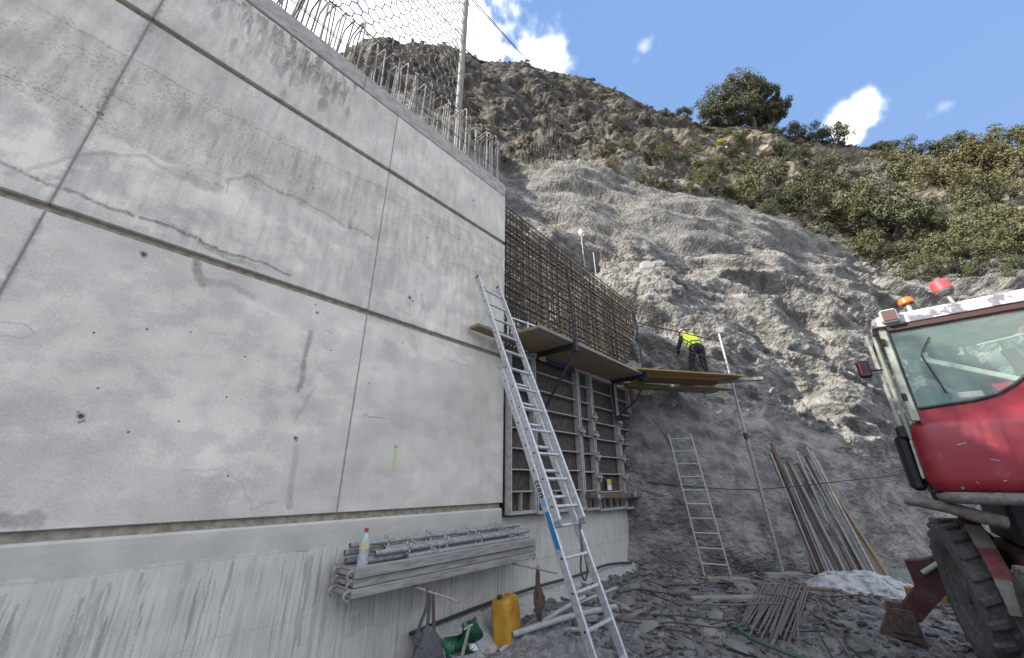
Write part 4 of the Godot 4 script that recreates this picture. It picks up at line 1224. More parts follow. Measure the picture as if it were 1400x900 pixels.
	for k in cr.size() - 1:
		for j in 22:
			var ps := []
			for q in [[cr[k], j], [cr[k + 1], j], [cr[k + 1], j + 1], [cr[k], j + 1]]:
				var a: float = TAU * q[1] / 22
				var w := 1.0 + 0.22 * sin(a * 3.0 + q[0][0] * 14.0) + 0.2 * sin(a * 5.0 - q[0][0] * 23.0)
				ps.append(Vector3(cos(a) * q[0][1] * w, q[0][0] + 0.02 * sin(a * 2.0 + q[0][0] * 30.0), sin(a) * q[0][2] * w + q[0][3]))
			quad(cm, ps[0], ps[1], ps[2], ps[3])
	put(c, "rag", cm.commit(), M.cloth_brown)
	var post := thing("standing_stake", "thin steel stake standing in the rubble under the brown rag", "stake", Vector3(-3.10, 0.0, -3.95))
	rod(post, "stake", Vector3(0.0, -0.1, 0.0), Vector3(0.0, 0.32, 0.02), 0.014, M.rust)
	# jerrycan
	var jc := thing("jerrycan", "orange-yellow plastic jerrycan standing against the wall foot", "jerrycan", Vector3(-3.36, -0.01, -3.70))
	var jm := mb()
	var outl := []
	for q in [[-0.15, 0.03, 1], [0.15, 0.03, 1], [0.15, 0.40, 0], [0.15, 0.40, 0]]: pass
	var prof2 := [[0.0, 0.86], [0.012, 0.94], [0.035, 1.0], [0.15, 0.985], [0.16, 0.975], [0.17, 0.985], [0.36, 1.0], [0.41, 0.97], [0.445, 0.86], [0.455, 0.72]]
	var sup := func(a: float, sx: float, sz: float) -> Vector3:
		var ca := cos(a)
		var sa := sin(a)
		return Vector3(signf(ca) * pow(absf(ca), 0.42) * sx, 0, signf(sa) * pow(absf(sa), 0.42) * sz)
	var jn := 32
	for k in prof2.size() - 1:
		for j in jn:
			var ps := []
			for q in [[prof2[k], j], [prof2[k + 1], j], [prof2[k + 1], j + 1], [prof2[k], j + 1]]:
				ps.append(sup.call(TAU * q[1] / jn, 0.115 * q[0][1], 0.15 * q[0][1]) + Vector3(0, q[0][0], 0))
			quad(jm, ps[0], ps[1], ps[2], ps[3])
	for j in jn: tri(jm, Vector3(0, 0.457, 0), sup.call(TAU * j / jn, 0.083, 0.108) + Vector3(0, 0.455, 0), sup.call(TAU * (j + 1) / jn, 0.083, 0.108) + Vector3(0, 0.455, 0), Vector3.UP)
	put(jc, "body", jm.commit(), M.yellow_can)
	tube(jc, "handle", curve([Vector3(0, 0.44, -0.08), Vector3(0, 0.468, -0.06), Vector3(0, 0.47, 0.03), Vector3(0, 0.445, 0.05)], 4), 0.013, M.yellow_can, 8)
	lathe(jc, "cap", [Vector2(0.03, 0.0), Vector2(0.03, 0.035), Vector2(0.0, 0.035)], 14, M.rubber, Transform3D(Basis(), Vector3(0.0, 0.45, 0.105)))
	put(jc, "paint_splash", lump(77, 6, 0.5, 1.0), M.white_pink, Transform3D(Basis.from_scale(Vector3(0.003, 0.02, 0.034)), Vector3(0.1155, 0.15, -0.02)))
	jc.rotation = Vector3(0, 0.25, 0.10)
	jc.scale = Vector3.ONE * 1.03
	put(jc, "dust_cake", lump(78, 6, 0.5, 1.0), M.plaster, Transform3D(Basis.from_scale(Vector3(0.004, 0.03, 0.06)), Vector3(0.1145, 0.05, 0.05)))
	# bucket of rubbish: green bag, paper, batten
	var bk := thing("rubbish_bucket", "grey bucket of rubbish by the wall, holding a green bag", "bucket", Vector3(-3.28, -0.02, -2.96))
	lathe(bk, "pail", [Vector2(0.0, 0.005), Vector2(0.11, 0.0), Vector2(0.15, 0.20), Vector2(0.155, 0.21), Vector2(0.146, 0.208), Vector2(0.105, 0.02)], 20, M.plaster)
	var gb := thing("green_bag", "crumpled glossy green plastic sack with white edge in the bucket", "sack", Vector3(-3.30, 0.17, -2.97))
	var gm := mb()
	for s in [0.0, 0.012]:
		for i in 14:
			for j in 9:
				var ps := []
				for q in [[i, j], [i, j + 1], [i + 1, j + 1], [i + 1, j]]:
					var a: float = (q[0] / 14.0 - 0.5) * 0.42
					var hh: float = q[1] / 9.0 * (0.19 + 0.05 * sin(a * 9.0))
					ps.append(Vector3(0.05 * sin(a * 26.0 + hh * 22.0) + 0.03 * cos(hh * 37.0 + a * 11.0) + s, hh - absf(a) * 0.12, -a + 0.02 * sin(hh * 25.0)))
				quad(gm, ps[0], ps[1], ps[2], ps[3])
	put(gb, "film", gm.commit(), M.green_bag)
	board(gb, "white_edge", Vector3(0.02, 0.185, -0.17), Vector3(0.03, 0.165, 0.0), 0.012, 0.006, M.white)
	var bt := thing("rubbish_batten", "thin wooden batten sticking up out of the rubbish bucket", "batten", Vector3(-3.22, 0.1, -2.92))
	board(bt, "batten", Vector3(0.05, -0.03, 0.09), Vector3(-0.02, 0.27, -0.10), 0.012, 0.035, M.wood_grey, Vector3(1, 0.2, 0))
	var pp := thing("crumpled_paper", "crumpled white and blue paper in the rubbish bucket", "paper", Vector3(-3.22, 0.195, -3.05))
	put(pp, "paper", lump(55, 6, 0.6, 0.6), M.white, Transform3D(Basis.from_scale(Vector3(0.06, 0.05, 0.07)), Vector3.ZERO))

# ------------------------------------------------------------------ rubble and materials on the ground
func make_site_debris() -> void:
	var r := RandomNumberGenerator.new()
	r.seed = 404
	# concrete skirt along the wall foot
	var sk := mb()
	var n := 60
	for k in n:
		for j in 6:
			var ps := []
			for q in [[k, j], [k, j + 1], [k + 1, j + 1], [k + 1, j]]:
				var z: float = -2.75 - 5.3 * q[0] / n
				var t: float = q[1] / 6.0
				var wd := 0.62 + 0.12 * fin.get_noise_2d(z * 1.3, 4.0)
				ps.append(Vector3(WX - 0.05 + t * wd, 0.20 * (1.0 - t) + 0.13 * (1.0 - t * t) + 0.04 * fin.get_noise_2d(z * 3.0, t * 4.0) - 0.08 * t - 0.03, z))
			quad(sk, ps[0], ps[1], ps[2], ps[3])
	tag(put(self, "footing", sk.commit(), M.plaster), "pale spilled concrete skirt along the foot of the wall", "footing", "", "thing")
	var hose := thing("black_hose", "black hose lying along the wall foot above the concrete skirt", "hose")
	tube(hose, "hose", curve([Vector3(-3.74, 0.27, -2.7), Vector3(-3.73, 0.315, -3.6), Vector3(-3.74, 0.33, -4.6), Vector3(-3.72, 0.32, -5.6), Vector3(-3.74, 0.33, -6.6), Vector3(-3.7, 0.26, -7.4)], 8), 0.018, M.dark_hose)
	# loose stones
	var slabs := [lump(1, 6, 0.5, 0.32), lump(2, 6, 0.45, 0.45), lump(3, 6, 0.5, 0.6), lump(4, 6, 0.4, 0.25), lump(5, 6, 0.5, 0.5)]
	var spots := []
	for k in 150:
		var z := r.randf_range(-9.6, -4.3)
		var x := r.randf_range(-3.3, -0.4) if r.randf() < 0.75 else r.randf_range(-0.6, 1.6)
		if x > -8.7 - z * -0.0 and z < -7.6 and x < -3.72 - (z + 7.57) + 0.5: continue
		if Vector2(x + 1.95, z + 3.5).length() < 0.45: continue
		spots.append([x, z, r.randf_range(0.05, 0.17)])
	for q in [[-1.85, -5.35, 0.22], [-1.45, -5.15, 0.24], [-2.35, -4.9, 0.18], [-1.35, -7.6, 0.16], [-2.6, -6.6, 0.16], [-3.0, -4.6, 0.2], [-3.1, -4.15, 0.22], [-2.95, -5.4, 0.2]]: spots.append(q)
	for q in spots:
		var o := put(self, "rubble_stone", slabs[r.randi() % 5], M.stone if r.randf() < 0.6 else M.stone2)
		var s: float = q[2]
		o.transform = Transform3D(Basis.from_euler(Vector3(r.randf_range(-0.3, 0.3), r.randf_range(0, TAU), r.randf_range(-0.3, 0.3))) * Basis.from_scale(Vector3(s, s * 0.75, s * r.randf_range(0.6, 1.0))), Vector3(q[0], ground_y(q[0], q[1]) + s * 0.12, q[1]))
		var size_word := "flat slab" if s > 0.13 else "fist-sized stone" if s < 0.08 else "rubble stone"
		var where := "below the rock face" if q[1] < -7.6 else "by the excavator's claw foot" if q[0] > -0.6 else "between wall and ladder foot" if q[0] < -2.4 else "left of the rebar pile" if q[0] < -1.7 else "around the rebar pile"
		tag(o, "loose grey %s lying %s" % [size_word, where], "stone", "loose stones on the site floor")
	# small rubble nobody could count
	var mm := MultiMesh.new()
	mm.transform_format = MultiMesh.TRANSFORM_3D
	mm.mesh = lump(9, 4, 0.5, 0.55)
	mm.instance_count = 8500
	for k in mm.instance_count:
		var z := -4.0 - 6.2 * pow(r.randf(), 0.8)
		var x := r.randf_range(-3.75, 1.8) if k % 3 else r.randf_range(-3.7, -1.6)
		var s := 0.012 + 0.075 * pow(r.randf(), 3.5)
		mm.set_instance_transform(k, Transform3D(Basis.from_euler(Vector3(r.randf_range(-0.6, 0.6), r.randf_range(0, TAU), r.randf_range(-0.6, 0.6))) * Basis.from_scale(Vector3(s, s * 0.7, s * r.randf_range(0.5, 1.0))), Vector3(x, ground_y(x, z) + s * 0.2, z)))
	var rb := MultiMeshInstance3D.new()
	rb.name = "rubble"
	rb.multimesh = mm
	rb.material_override = M.stone2
	add_child(rb)
	tag(rb, "fine grey rubble strewn over the site floor", "rubble", "", "stuff")
	# bars lying about
	var bars := [[-2.6, -5.2, -0.9, -6.1], [-2.3, -5.0, -1.2, -5.7], [-3.2, -5.6, -1.9, -6.9], [-2.9, -6.8, -2.0, -8.0], [-2.2, -6.2, -1.5, -7.6], [-2.8, -5.9, -1.6, -5.75], [-2.5, -7.6, -1.3, -8.9], [-3.2, -4.6, -2.4, -5.5], [-3.3, -6.2, -2.7, -7.5], [-1.9, -5.3, -1.35, -6.6], [-0.75, -5.2, -0.95, -7.2], [-0.45, -5.6, -1.02, -7.3], [-2.7, -4.8, -1.9, -5.05]]
	for k in 16:
		var x := r.randf_range(-3.0, -1.0)
		var z := r.randf_range(-8.6, -4.9)
		bars.append([x, z, x + r.randf_range(-0.9, 0.9), z + r.randf_range(-0.9, 0.9)])
	for q in bars:
		var o := thing("loose_bar", "thin rusty bar lying bent in the rubble", "rebar", Vector3(q[0], 0, q[1]), "loose bars in the rubble")
		var pts := []
		for k in 5:
			var t := k / 4.0
			var x: float = lerpf(0, q[2] - q[0], t) + 0.09 * sin(k * 2.0 + q[0] * 7.0)
			var z: float = lerpf(0, q[3] - q[1], t) + 0.05 * sin(k * 1.3 + q[1])
			pts.append(Vector3(x, ground_y(q[0] + x, q[1] + z) + 0.05 + 0.02 * sin(k * 1.7 + q[3]), z))
		tube(o, "bar", curve(pts, 4), 0.008, M.rust if int(q[0] * 10) % 2 else M.rebar_dark, 6)
	# pile of pipes and offcuts between the jerrycan and the ladder
	var pipes := [
		[Vector3(-3.22, 0.16, -3.62), Vector3(-2.6, 0.30, -4.7), 0.03, "pale plastic pipe lying across the jerrycan foot"],
		[Vector3(-3.30, 0.03, -3.50), Vector3(-2.95, 0.36, -4.6), 0.024, "grey conduit propped up beside the jerrycan"],
		[Vector3(-3.35, 0.10, -4.1), Vector3(-2.9, 0.34, -5.3), 0.018, "thin pale conduit along the concrete skirt"],
		[Vector3(-3.15, 0.08, -4.0), Vector3(-2.6, 0.18, -4.25), 0.022, "short conduit lying behind the ladder foot"]]
	for q in pipes:
		var o := thing("conduit_pipe", q[3], "pipe", q[0], "pipes by the wall foot")
		tube(o, "pipe", curve([Vector3.ZERO, (q[1] - q[0]) * 0.5 + Vector3(0.02, 0.03, 0), q[1] - q[0]], 5), q[2], M.conduit, 10)
	# board and planks on the floor
	for q in [[Vector3(-2.35, 0.12, -6.35), Vector3(-1.55, 0.13, -7.05), 0.05, 0.16, "grey board lying flat in the rubble midway to the rock face", "wood_grey"], [Vector3(-2.85, 0.03, -8.05), Vector3(-2.1, 0.04, -8.5), 0.06, 0.2, "timber sill under the narrow ladder", "wood_grey"], [Vector3(-1.95, 0.04, -9.05), Vector3(-1.45, 0.05, -9.5), 0.09, 0.18, "timber block under the tall prop", "wood_grey"],
		[Vector3(-3.1, 0.08, -7.35), Vector3(-2.9, 0.12, -7.75), 0.03, 0.2, "small yellowish offcut near the wall end", "wood_yellow"], [Vector3(-1.45, 0.16, -7.75), Vector3(-0.95, 0.14, -8.1), 0.03, 0.12, "brown offcut between the mesh pile and the tarpaulin", "wood_brown"]]:
		var o := thing("timber_offcut", q[4], "board", (q[0] + q[1]) * 0.5)
		board(o, "board", q[0] - o.position, q[1] - o.position, q[2], q[3], M[q[5]])
	# heap of straight bars (offcuts of mesh) at the lower edge
	for k in 34:
		var o := thing("pile_bar", "straight bar in the fan-shaped rebar pile on the floor", "rebar", Vector3.ZERO, "bars in the fan-shaped pile")
		var t := k / 33.0
		var far := Vector3(lerpf(-1.70, -1.18, t) + r.randf_range(-0.02, 0.02), 0.15 + 0.02 * (k % 3), lerpf(-7.5, -8.0, t) + r.randf_range(-0.1, 0.1))
		var near_ := Vector3(lerpf(-1.62, -1.08, t) + r.randf_range(-0.05, 0.05), 0.09 + 0.02 * (k % 2), lerpf(-5.75, -5.35, t) + r.randf_range(-0.35, 0.2))
		o.position = near_
		rod(o, "bar", Vector3.ZERO, far - near_, 0.010, M.rebar_pile)
	for q in [[[Vector3(-1.55, 0.24, -6.75), Vector3(-1.25, 0.25, -6.75), Vector3(-1.12, 0.24, -6.6), Vector3(-0.98, 0.13, -5.3)], "bent bar lying across the rebar pile"], [[Vector3(-2.35, 0.13, -6.0), Vector3(-1.7, 0.21, -6.05), Vector3(-1.45, 0.22, -6.35), Vector3(-1.25, 0.22, -6.45)], "hooked bar lying over the left edge of the rebar pile"], [[Vector3(-1.02, 0.2, -7.3), Vector3(-0.85, 0.13, -6.4), Vector3(-0.62, 0.08, -5.6)], "single bar splayed out right of the rebar pile"]]:
		var o := thing("bent_bar", q[1], "rebar", q[0][0])
		var pts := []
		for p in q[0]: pts.append(p - q[0][0])
		tube(o, "bar", pts, 0.011, M.rebar_pile, 7)
	# green hose at the bottom edge
	var gh := thing("green_hose", "flat green hose looping over the floor in the foreground", "hose")
	var gp := curve([Vector3(-1.50, 0.16, -5.55), Vector3(-1.52, 0.18, -5.36), Vector3(-1.40, 0.16, -5.2), Vector3(-1.2, 0.14, -5.12), Vector3(-0.8, 0.10, -5.08), Vector3(-0.4, 0.08, -5.1)], 8)
	tube(gh, "hose", gp, 0.02, M.hose_green, 8)
	# tarpaulin heap
	var tp := thing("tarpaulin", "crumpled white tarpaulin heaped at the foot of the leaning planks", "tarpaulin", Vector3(-0.62, 0, -9.35))
	var nx := 70
	var nzz := 40
	var T := []
	for j in nzz + 1:
		var row := []
		for i in nx + 1:
			var a := (2.0 * i / nx - 1.0)
			var b := (2.0 * j / nzz - 1.0)
			var edge := clampf(1.0 - pow(absf(a), 3) - pow(absf(b), 3), 0.0, 1.0)
			var y := edge * (0.11 + 0.13 * rid.get_noise_3d(a * 1.6 + b, 1.0, b * 3.0 + 2.0) + 0.12 * fin.get_noise_3d(a * 0.6, 5.0, b * 0.9) + 0.035 * rid.get_noise_3d(a * 4.0 - b * 2.0, 8.0, b * 5.0))
			var dx := 0.05 * fin.get_noise_3d(a * 2.0, 11.0, b * 2.0)
			row.append(Vector3(a * 0.78 + dx + b * 0.1, y - 0.03 + 0.06 * edge, a * -0.46 + b * 0.50 + 0.06 * fin.get_noise_2d(a * 2.0, b * 3.0)))
		T.append(row)
	put(tp, "sheet", grid_mesh(T), M.tarp)
	# planks and tubes leaning on the rock face
	var lean := [
		[Vector3(-1.36, 0.05, -10.0), Vector3(-1.78, 1.95, -10.75), 0.04, 0.16, "wood_grey", "dark weathered plank leftmost in the leaning bundle"],
		[Vector3(-1.16, 0.05, -10.05), Vector3(-1.62, 2.45, -10.75), 0.035, 0.06, "wood_brown", "tall thin reddish batten reaching highest in the leaning bundle"],
		[Vector3(-0.60, 0.06, -10.15), Vector3(-1.05, 2.05, -10.95), 0.035, 0.10, "wood_grey", "pale plank right of the middle in the leaning bundle"],
		[Vector3(-0.38, 0.06, -10.22), Vector3(-0.92, 2.08, -11.0), 0.035, 0.11, "wood", "brown plank rightmost in the leaning bundle"],
		[Vector3(-0.27, 0.06, -10.2), Vector3(-0.95, 2.10, -10.95), 0.04, 0.05, "wood", "thin batten lying over the rightmost plank"],
		[Vector3(-0.86, 0.06, -10.02), Vector3(-1.35, 2.0, -10.8), 0.05, 0.07, "wood", "thick batten in the middle of the leaning bundle"]]
	for q in lean:
		var o := thing("leaning_plank", q[5], "plank", q[0], "planks leaning on the rock face")
		board(o, "plank", Vector3.ZERO, q[1] - q[0], q[2], q[3], M[q[4]], Vector3(0.35, 0.2, 1.0))
	var tubes := ["galv", "conduit", "rust_orange", "galv", "conduit", "galv", "galv", "rust", "conduit", "galv", "rust_orange", "galv", "rust", "galv", "conduit", "galv"]
	for k in tubes.size():
		var q: String = tubes[k]
		var t := k / 15.0
		var o := thing("leaning_tube", "%s tube in the leaning bundle on the rock face" % ("rusty" if q.begins_with("rust") else "grey steel" if q == "galv" else "pale"), "tube", Vector3(lerpf(-1.30, -0.42, t), 0.05, -9.92 - 0.08 * t + r.randf_range(-0.06, 0.06)), "tubes in the leaning bundle")
		rod(o, "tube", Vector3.ZERO, Vector3(lerpf(-0.50, -0.40, r.randf()) + (0.5 - t) * 0.12, r.randf_range(1.75, 2.3), -0.72 + r.randf_range(-0.06, 0.1)), [0.024, 0.018, 0.021][k % 3], M[q] if k % 2 else (M.galv_dirty if q == "galv" else M[q]))
	# tall prop to the platform
	var pr := thing("tall_prop", "long adjustable steel prop standing up to the far platform end", "prop", Vector3(-1.70, 0.08, -9.27))
	rod(pr, "outer_tube", Vector3(0, 0, 0), Vector3(-0.10, 2.45, 0.02), 0.032, M.galv)
	rod(pr, "inner_tube", Vector3(-0.10, 2.40, 0.02), Vector3(-0.18, 4.68, 0.06), 0.024, M.galv_light)
	rod(pr, "collar", Vector3(-0.097, 2.36, 0.02), Vector3(-0.101, 2.48, 0.02), 0.045, M.rust)
	block(pr, "base_plate", Vector3(-0.08, -0.01, -0.08), Vector3(0.08, 0.012, 0.08), M.galv)
	# cables on the rock face
	var cb := thing("sagging_cable", "thin dark cable slung across the shaded rock face", "cable")
	tube(cb, "cable", curve([Vector3(-3.4, 1.62, -7.9), Vector3(-2.95, 1.55, -8.35), Vector3(-2.1, 1.48, -9.15), Vector3(-1.4, 1.52, -9.9), Vector3(-0.5, 1.64, -10.6), Vector3(0.35, 1.75, -11.6)], 8), 0.011, M.wire_dark, 6)
	var lc := thing("loop_cable", "grey cable hanging in a loop beside the formwork end", "cable")
	tube(lc, "cable", curve([Vector3(-3.32, 2.9, -8.3), Vector3(-3.08, 2.4, -8.42), Vector3(-3.02, 1.75, -8.4), Vector3(-3.25, 1.42, -8.2), Vector3(-3.55, 1.5, -8.1), Vector3(-3.62, 1.1, -8.15), Vector3(-3.66, 0.4, -8.1)], 8), 0.013, M.wire, 6)

# ------------------------------------------------------------------ fence, posts and wires above the wall
func make_fence() -> void:
	var f := thing("rockfall_fence", "tall grey fence post with hexagonal wire net above the wall", "fence", Vector3(-5.0, 6.4, -3.78))
	tube(f, "post", [Vector3(0, -1.6, 0), Vector3(0, 4.0, 0), Vector3(-0.02, 7.6, 0)], 0.075, M.pole, 10)
	block(f, "cap", Vector3(-0.09, 7.6, -0.09), Vector3(0.07, 7.64, 0.09), M.pole)
	tube(f, "post", [Vector3(-0.1, -1.6, 5.6), Vector3(-0.1, 7.4, 5.6)], 0.075, M.pole, 10)
	# hexagonal wire net from the post towards the camera side
	var net := mb()
	var s := 0.125
	var ww := s * sqrt(3.0)
	for row in 26:
		for c in 30:
			var z0 := 0.12 + (c + 0.5 * (row % 2)) * ww
			var y0 := 3.05 + row * s * 1.5
			if z0 > 5.5 or y0 > 7.4: continue
			var bulge := func(p: Vector3) -> Vector3: return p + Vector3(0.25 * sin(p.z * 0.6) * sin((p.y - 3.0) * 0.7) + 0.02 * sin(p.y * 7.0 + p.z * 5.0), 0.03 * sin(p.z * 3.0) - 0.10 * sin(p.z * 0.56), 0.02 * sin(p.y * 9.0))
			var a: Vector3 = bulge.call(Vector3(0, y0, z0))
			var up: Vector3 = bulge.call(Vector3(0, y0 + s, z0))
			var l: Vector3 = bulge.call(Vector3(0, y0 - s * 0.5, z0 - ww * 0.5))
			var rr: Vector3 = bulge.call(Vector3(0, y0 - s * 0.5, z0 + ww * 0.5))
			for e in [up, l, rr]: add_tube(net, [a, e], 0.0125, 4, false)
	var no := put(f, "wire_net", net.commit(), M.wire)
	no.set_meta("kind", "stuff")
	for q in [[Vector3(0, 5.55, 0), Vector3(0, 5.35, 2.8), Vector3(-0.1, 5.5, 5.6)], [Vector3(0, 3.0, 0), Vector3(0, 2.85, 2.8), Vector3(-0.1, 3.0, 5.6)]]:
		tube(f, "cable", curve(q, 6), 0.010, M.wire_dark, 6)
	var anchors := [tpoint(3.6, 6.6), tpoint(3.66, 6.58), tpoint(2.9, 6.3), tpoint(3.4, 6.1)]
	var labs := ["upper stay wire from the fence post to the ridge", "second stay wire close under the upper one", "steep stay wire from the post top to the cliff", "low stay wire from the post to the cliff"]
	for k in 4:
		var o := thing("stay_wire", labs[k], "wire", Vector3(-5.0, [13.85, 13.75, 13.6, 11.6][k], -3.8), "stay wires of the fence post")
		var e: Vector3 = anchors[k] - o.position
		tube(o, "wire", [Vector3.ZERO, e * 0.25 - Vector3(0, 0.12, 0), e * 0.5 - Vector3(0, 0.18, 0), e * 0.75 - Vector3(0, 0.12, 0), e], 0.014, M.wire_dark, 5)
	# steel pins and a small white flag in the netted face
	for q in [[4.05, 2.55, 0.75, "pale stake with a white rag standing in the netted rock face"], [4.22, 2.42, 0.6, "plain pale stake standing in the netted rock face"]]:
		var p := tpoint(q[0], q[1])
		var o := thing("rock_pin", q[3], "stake", p)
		rod(o, "pin", Vector3(0, -0.3, 0), Vector3(0.12, q[2] * 1.5, 0.3), 0.02, M.cab_pale)
		if q[2] > 0.7: put(o, "rag", lump(66, 6, 0.5, 1.2), M.white, Transform3D(Basis.from_scale(Vector3(0.10, 0.12, 0.06)), Vector3(0.12, q[2] * 1.5 + 0.1, 0.32)))

# rockfall netting draped over the upper half of the dug face
func make_netting() -> void:
	var nt := thing("rockfall_netting", "fine grey wire netting draped over the bright upper rock face", "netting")
	var st := mb()
	var push := Vector3(0.52, 0.42, 0.74).normalized() * 0.05
	var G := []
	var nu := 150
	var nv := 44
	for j in nv + 1:
		var row := []
		for i in nu + 1:
			var u := lerpf(2.2, 7.7, i / float(nu))
			var low := lerpf(2.75, 3.45, smoothstep(4.5, 7.7, u)) + 0.06 * sin(u * 5.0)
			row.append(tpoint(u, lerpf(low, 4.02, j / float(nv))) + push)
		G.append(row)
	var strip := func(a: Vector3, b: Vector3, w: Vector3) -> void:
		quad(st, a - w, b - w, b + w, a + w)
	for j in nv:
		for i in nu:
			var w := Vector3(0.004, 0.004, -0.002)
			if (i + j) % 2:
				strip.call(G[j][i], G[j + 1][i + 1], Vector3(0.004, -0.004, 0.0))
			else:
				strip.call(G[j][i + 1], G[j + 1][i], Vector3(0.004, 0.004, 0.0))
	put(nt, "mesh", st.commit(), M.wire).set_meta("kind", "stuff")
	for j in [0, 16, 30, nv]:
		var pts := []
		for i in range(0, nu + 1, 3): pts.append(G[j][i] + push * 0.3)
		tube(nt, "edge_cable", pts, 0.016, M.wire, 5)

# ------------------------------------------------------------------ plants
func leaves(seed_: int, n: int, size: Vector3, leaf: float, ca: Vector3, cb: Vector3, clumps: int, clump_r := 0.3, lift := 0.0) -> ArrayMesh:
	var r := RandomNumberGenerator.new()
	r.seed = seed_
	var P := PackedVector3Array()
	var N := PackedVector3Array()
	var C := PackedColorArray()
	var cs := []
	for k in clumps:
		var d := Vector3(r.randf_range(-1, 1), r.randf_range(-0.5, 1), r.randf_range(-1, 1))
		if d.length() > 1.0: d = d.normalized()
		d *= r.randf_range(0.55, 1.0) / maxf(d.length(), 0.3) * 0.8
		cs.append([d, r.randf_range(0.6, 1.25) * clump_r, r.randf()])
	for k in n:
		var c: Array = cs[r.randi() % clumps]
		var o: Vector3 = Vector3(r.randfn(), r.randfn(), r.randfn()).normalized() * pow(r.randf(), 0.4) * c[1]
		var q: Vector3 = c[0] + o
		if q.y < -0.55: q.y = -0.55 + r.randf() * 0.2
		var p := (q + Vector3(0, 0.55, 0)) * size + Vector3(0, lift, 0)
		var n0: Vector3 = (o.normalized() + Vector3(r.randf_range(-1, 1), r.randf_range(-0.4, 1.2), r.randf_range(-1, 1))).normalized()
		var t := n0.cross(Vector3(r.randf_range(-1, 1), r.randf_range(-1, 1), r.randf_range(-1, 1))).normalized()
		var b := n0.cross(t)
		var s := leaf * r.randf_range(0.6, 1.3)
		var pts := [p - t * s, p - b * s * 0.42 , p + t * s, p + b * s * 0.42 + n0 * s * 0.2]
		var cc := ca.lerp(cb, r.randf())
		var col := Color(cc.x, cc.y, cc.z)
		var g: Vector3 = (pts[2] - pts[0]).cross(pts[1] - pts[0])
		for i in ([0, 1, 2, 0, 2, 3] if g.dot(n0) > 0.0 else [0, 2, 1, 0, 3, 2]):
			P.append(pts[i])
			N.append(n0)
			C.append(col)
	var arr := []
	arr.resize(Mesh.ARRAY_MAX)
	arr[Mesh.ARRAY_VERTEX] = P
	arr[Mesh.ARRAY_NORMAL] = N
	arr[Mesh.ARRAY_COLOR] = C
	var m := ArrayMesh.new()
	m.add_surface_from_arrays(Mesh.PRIMITIVE_TRIANGLES, arr)
	return m

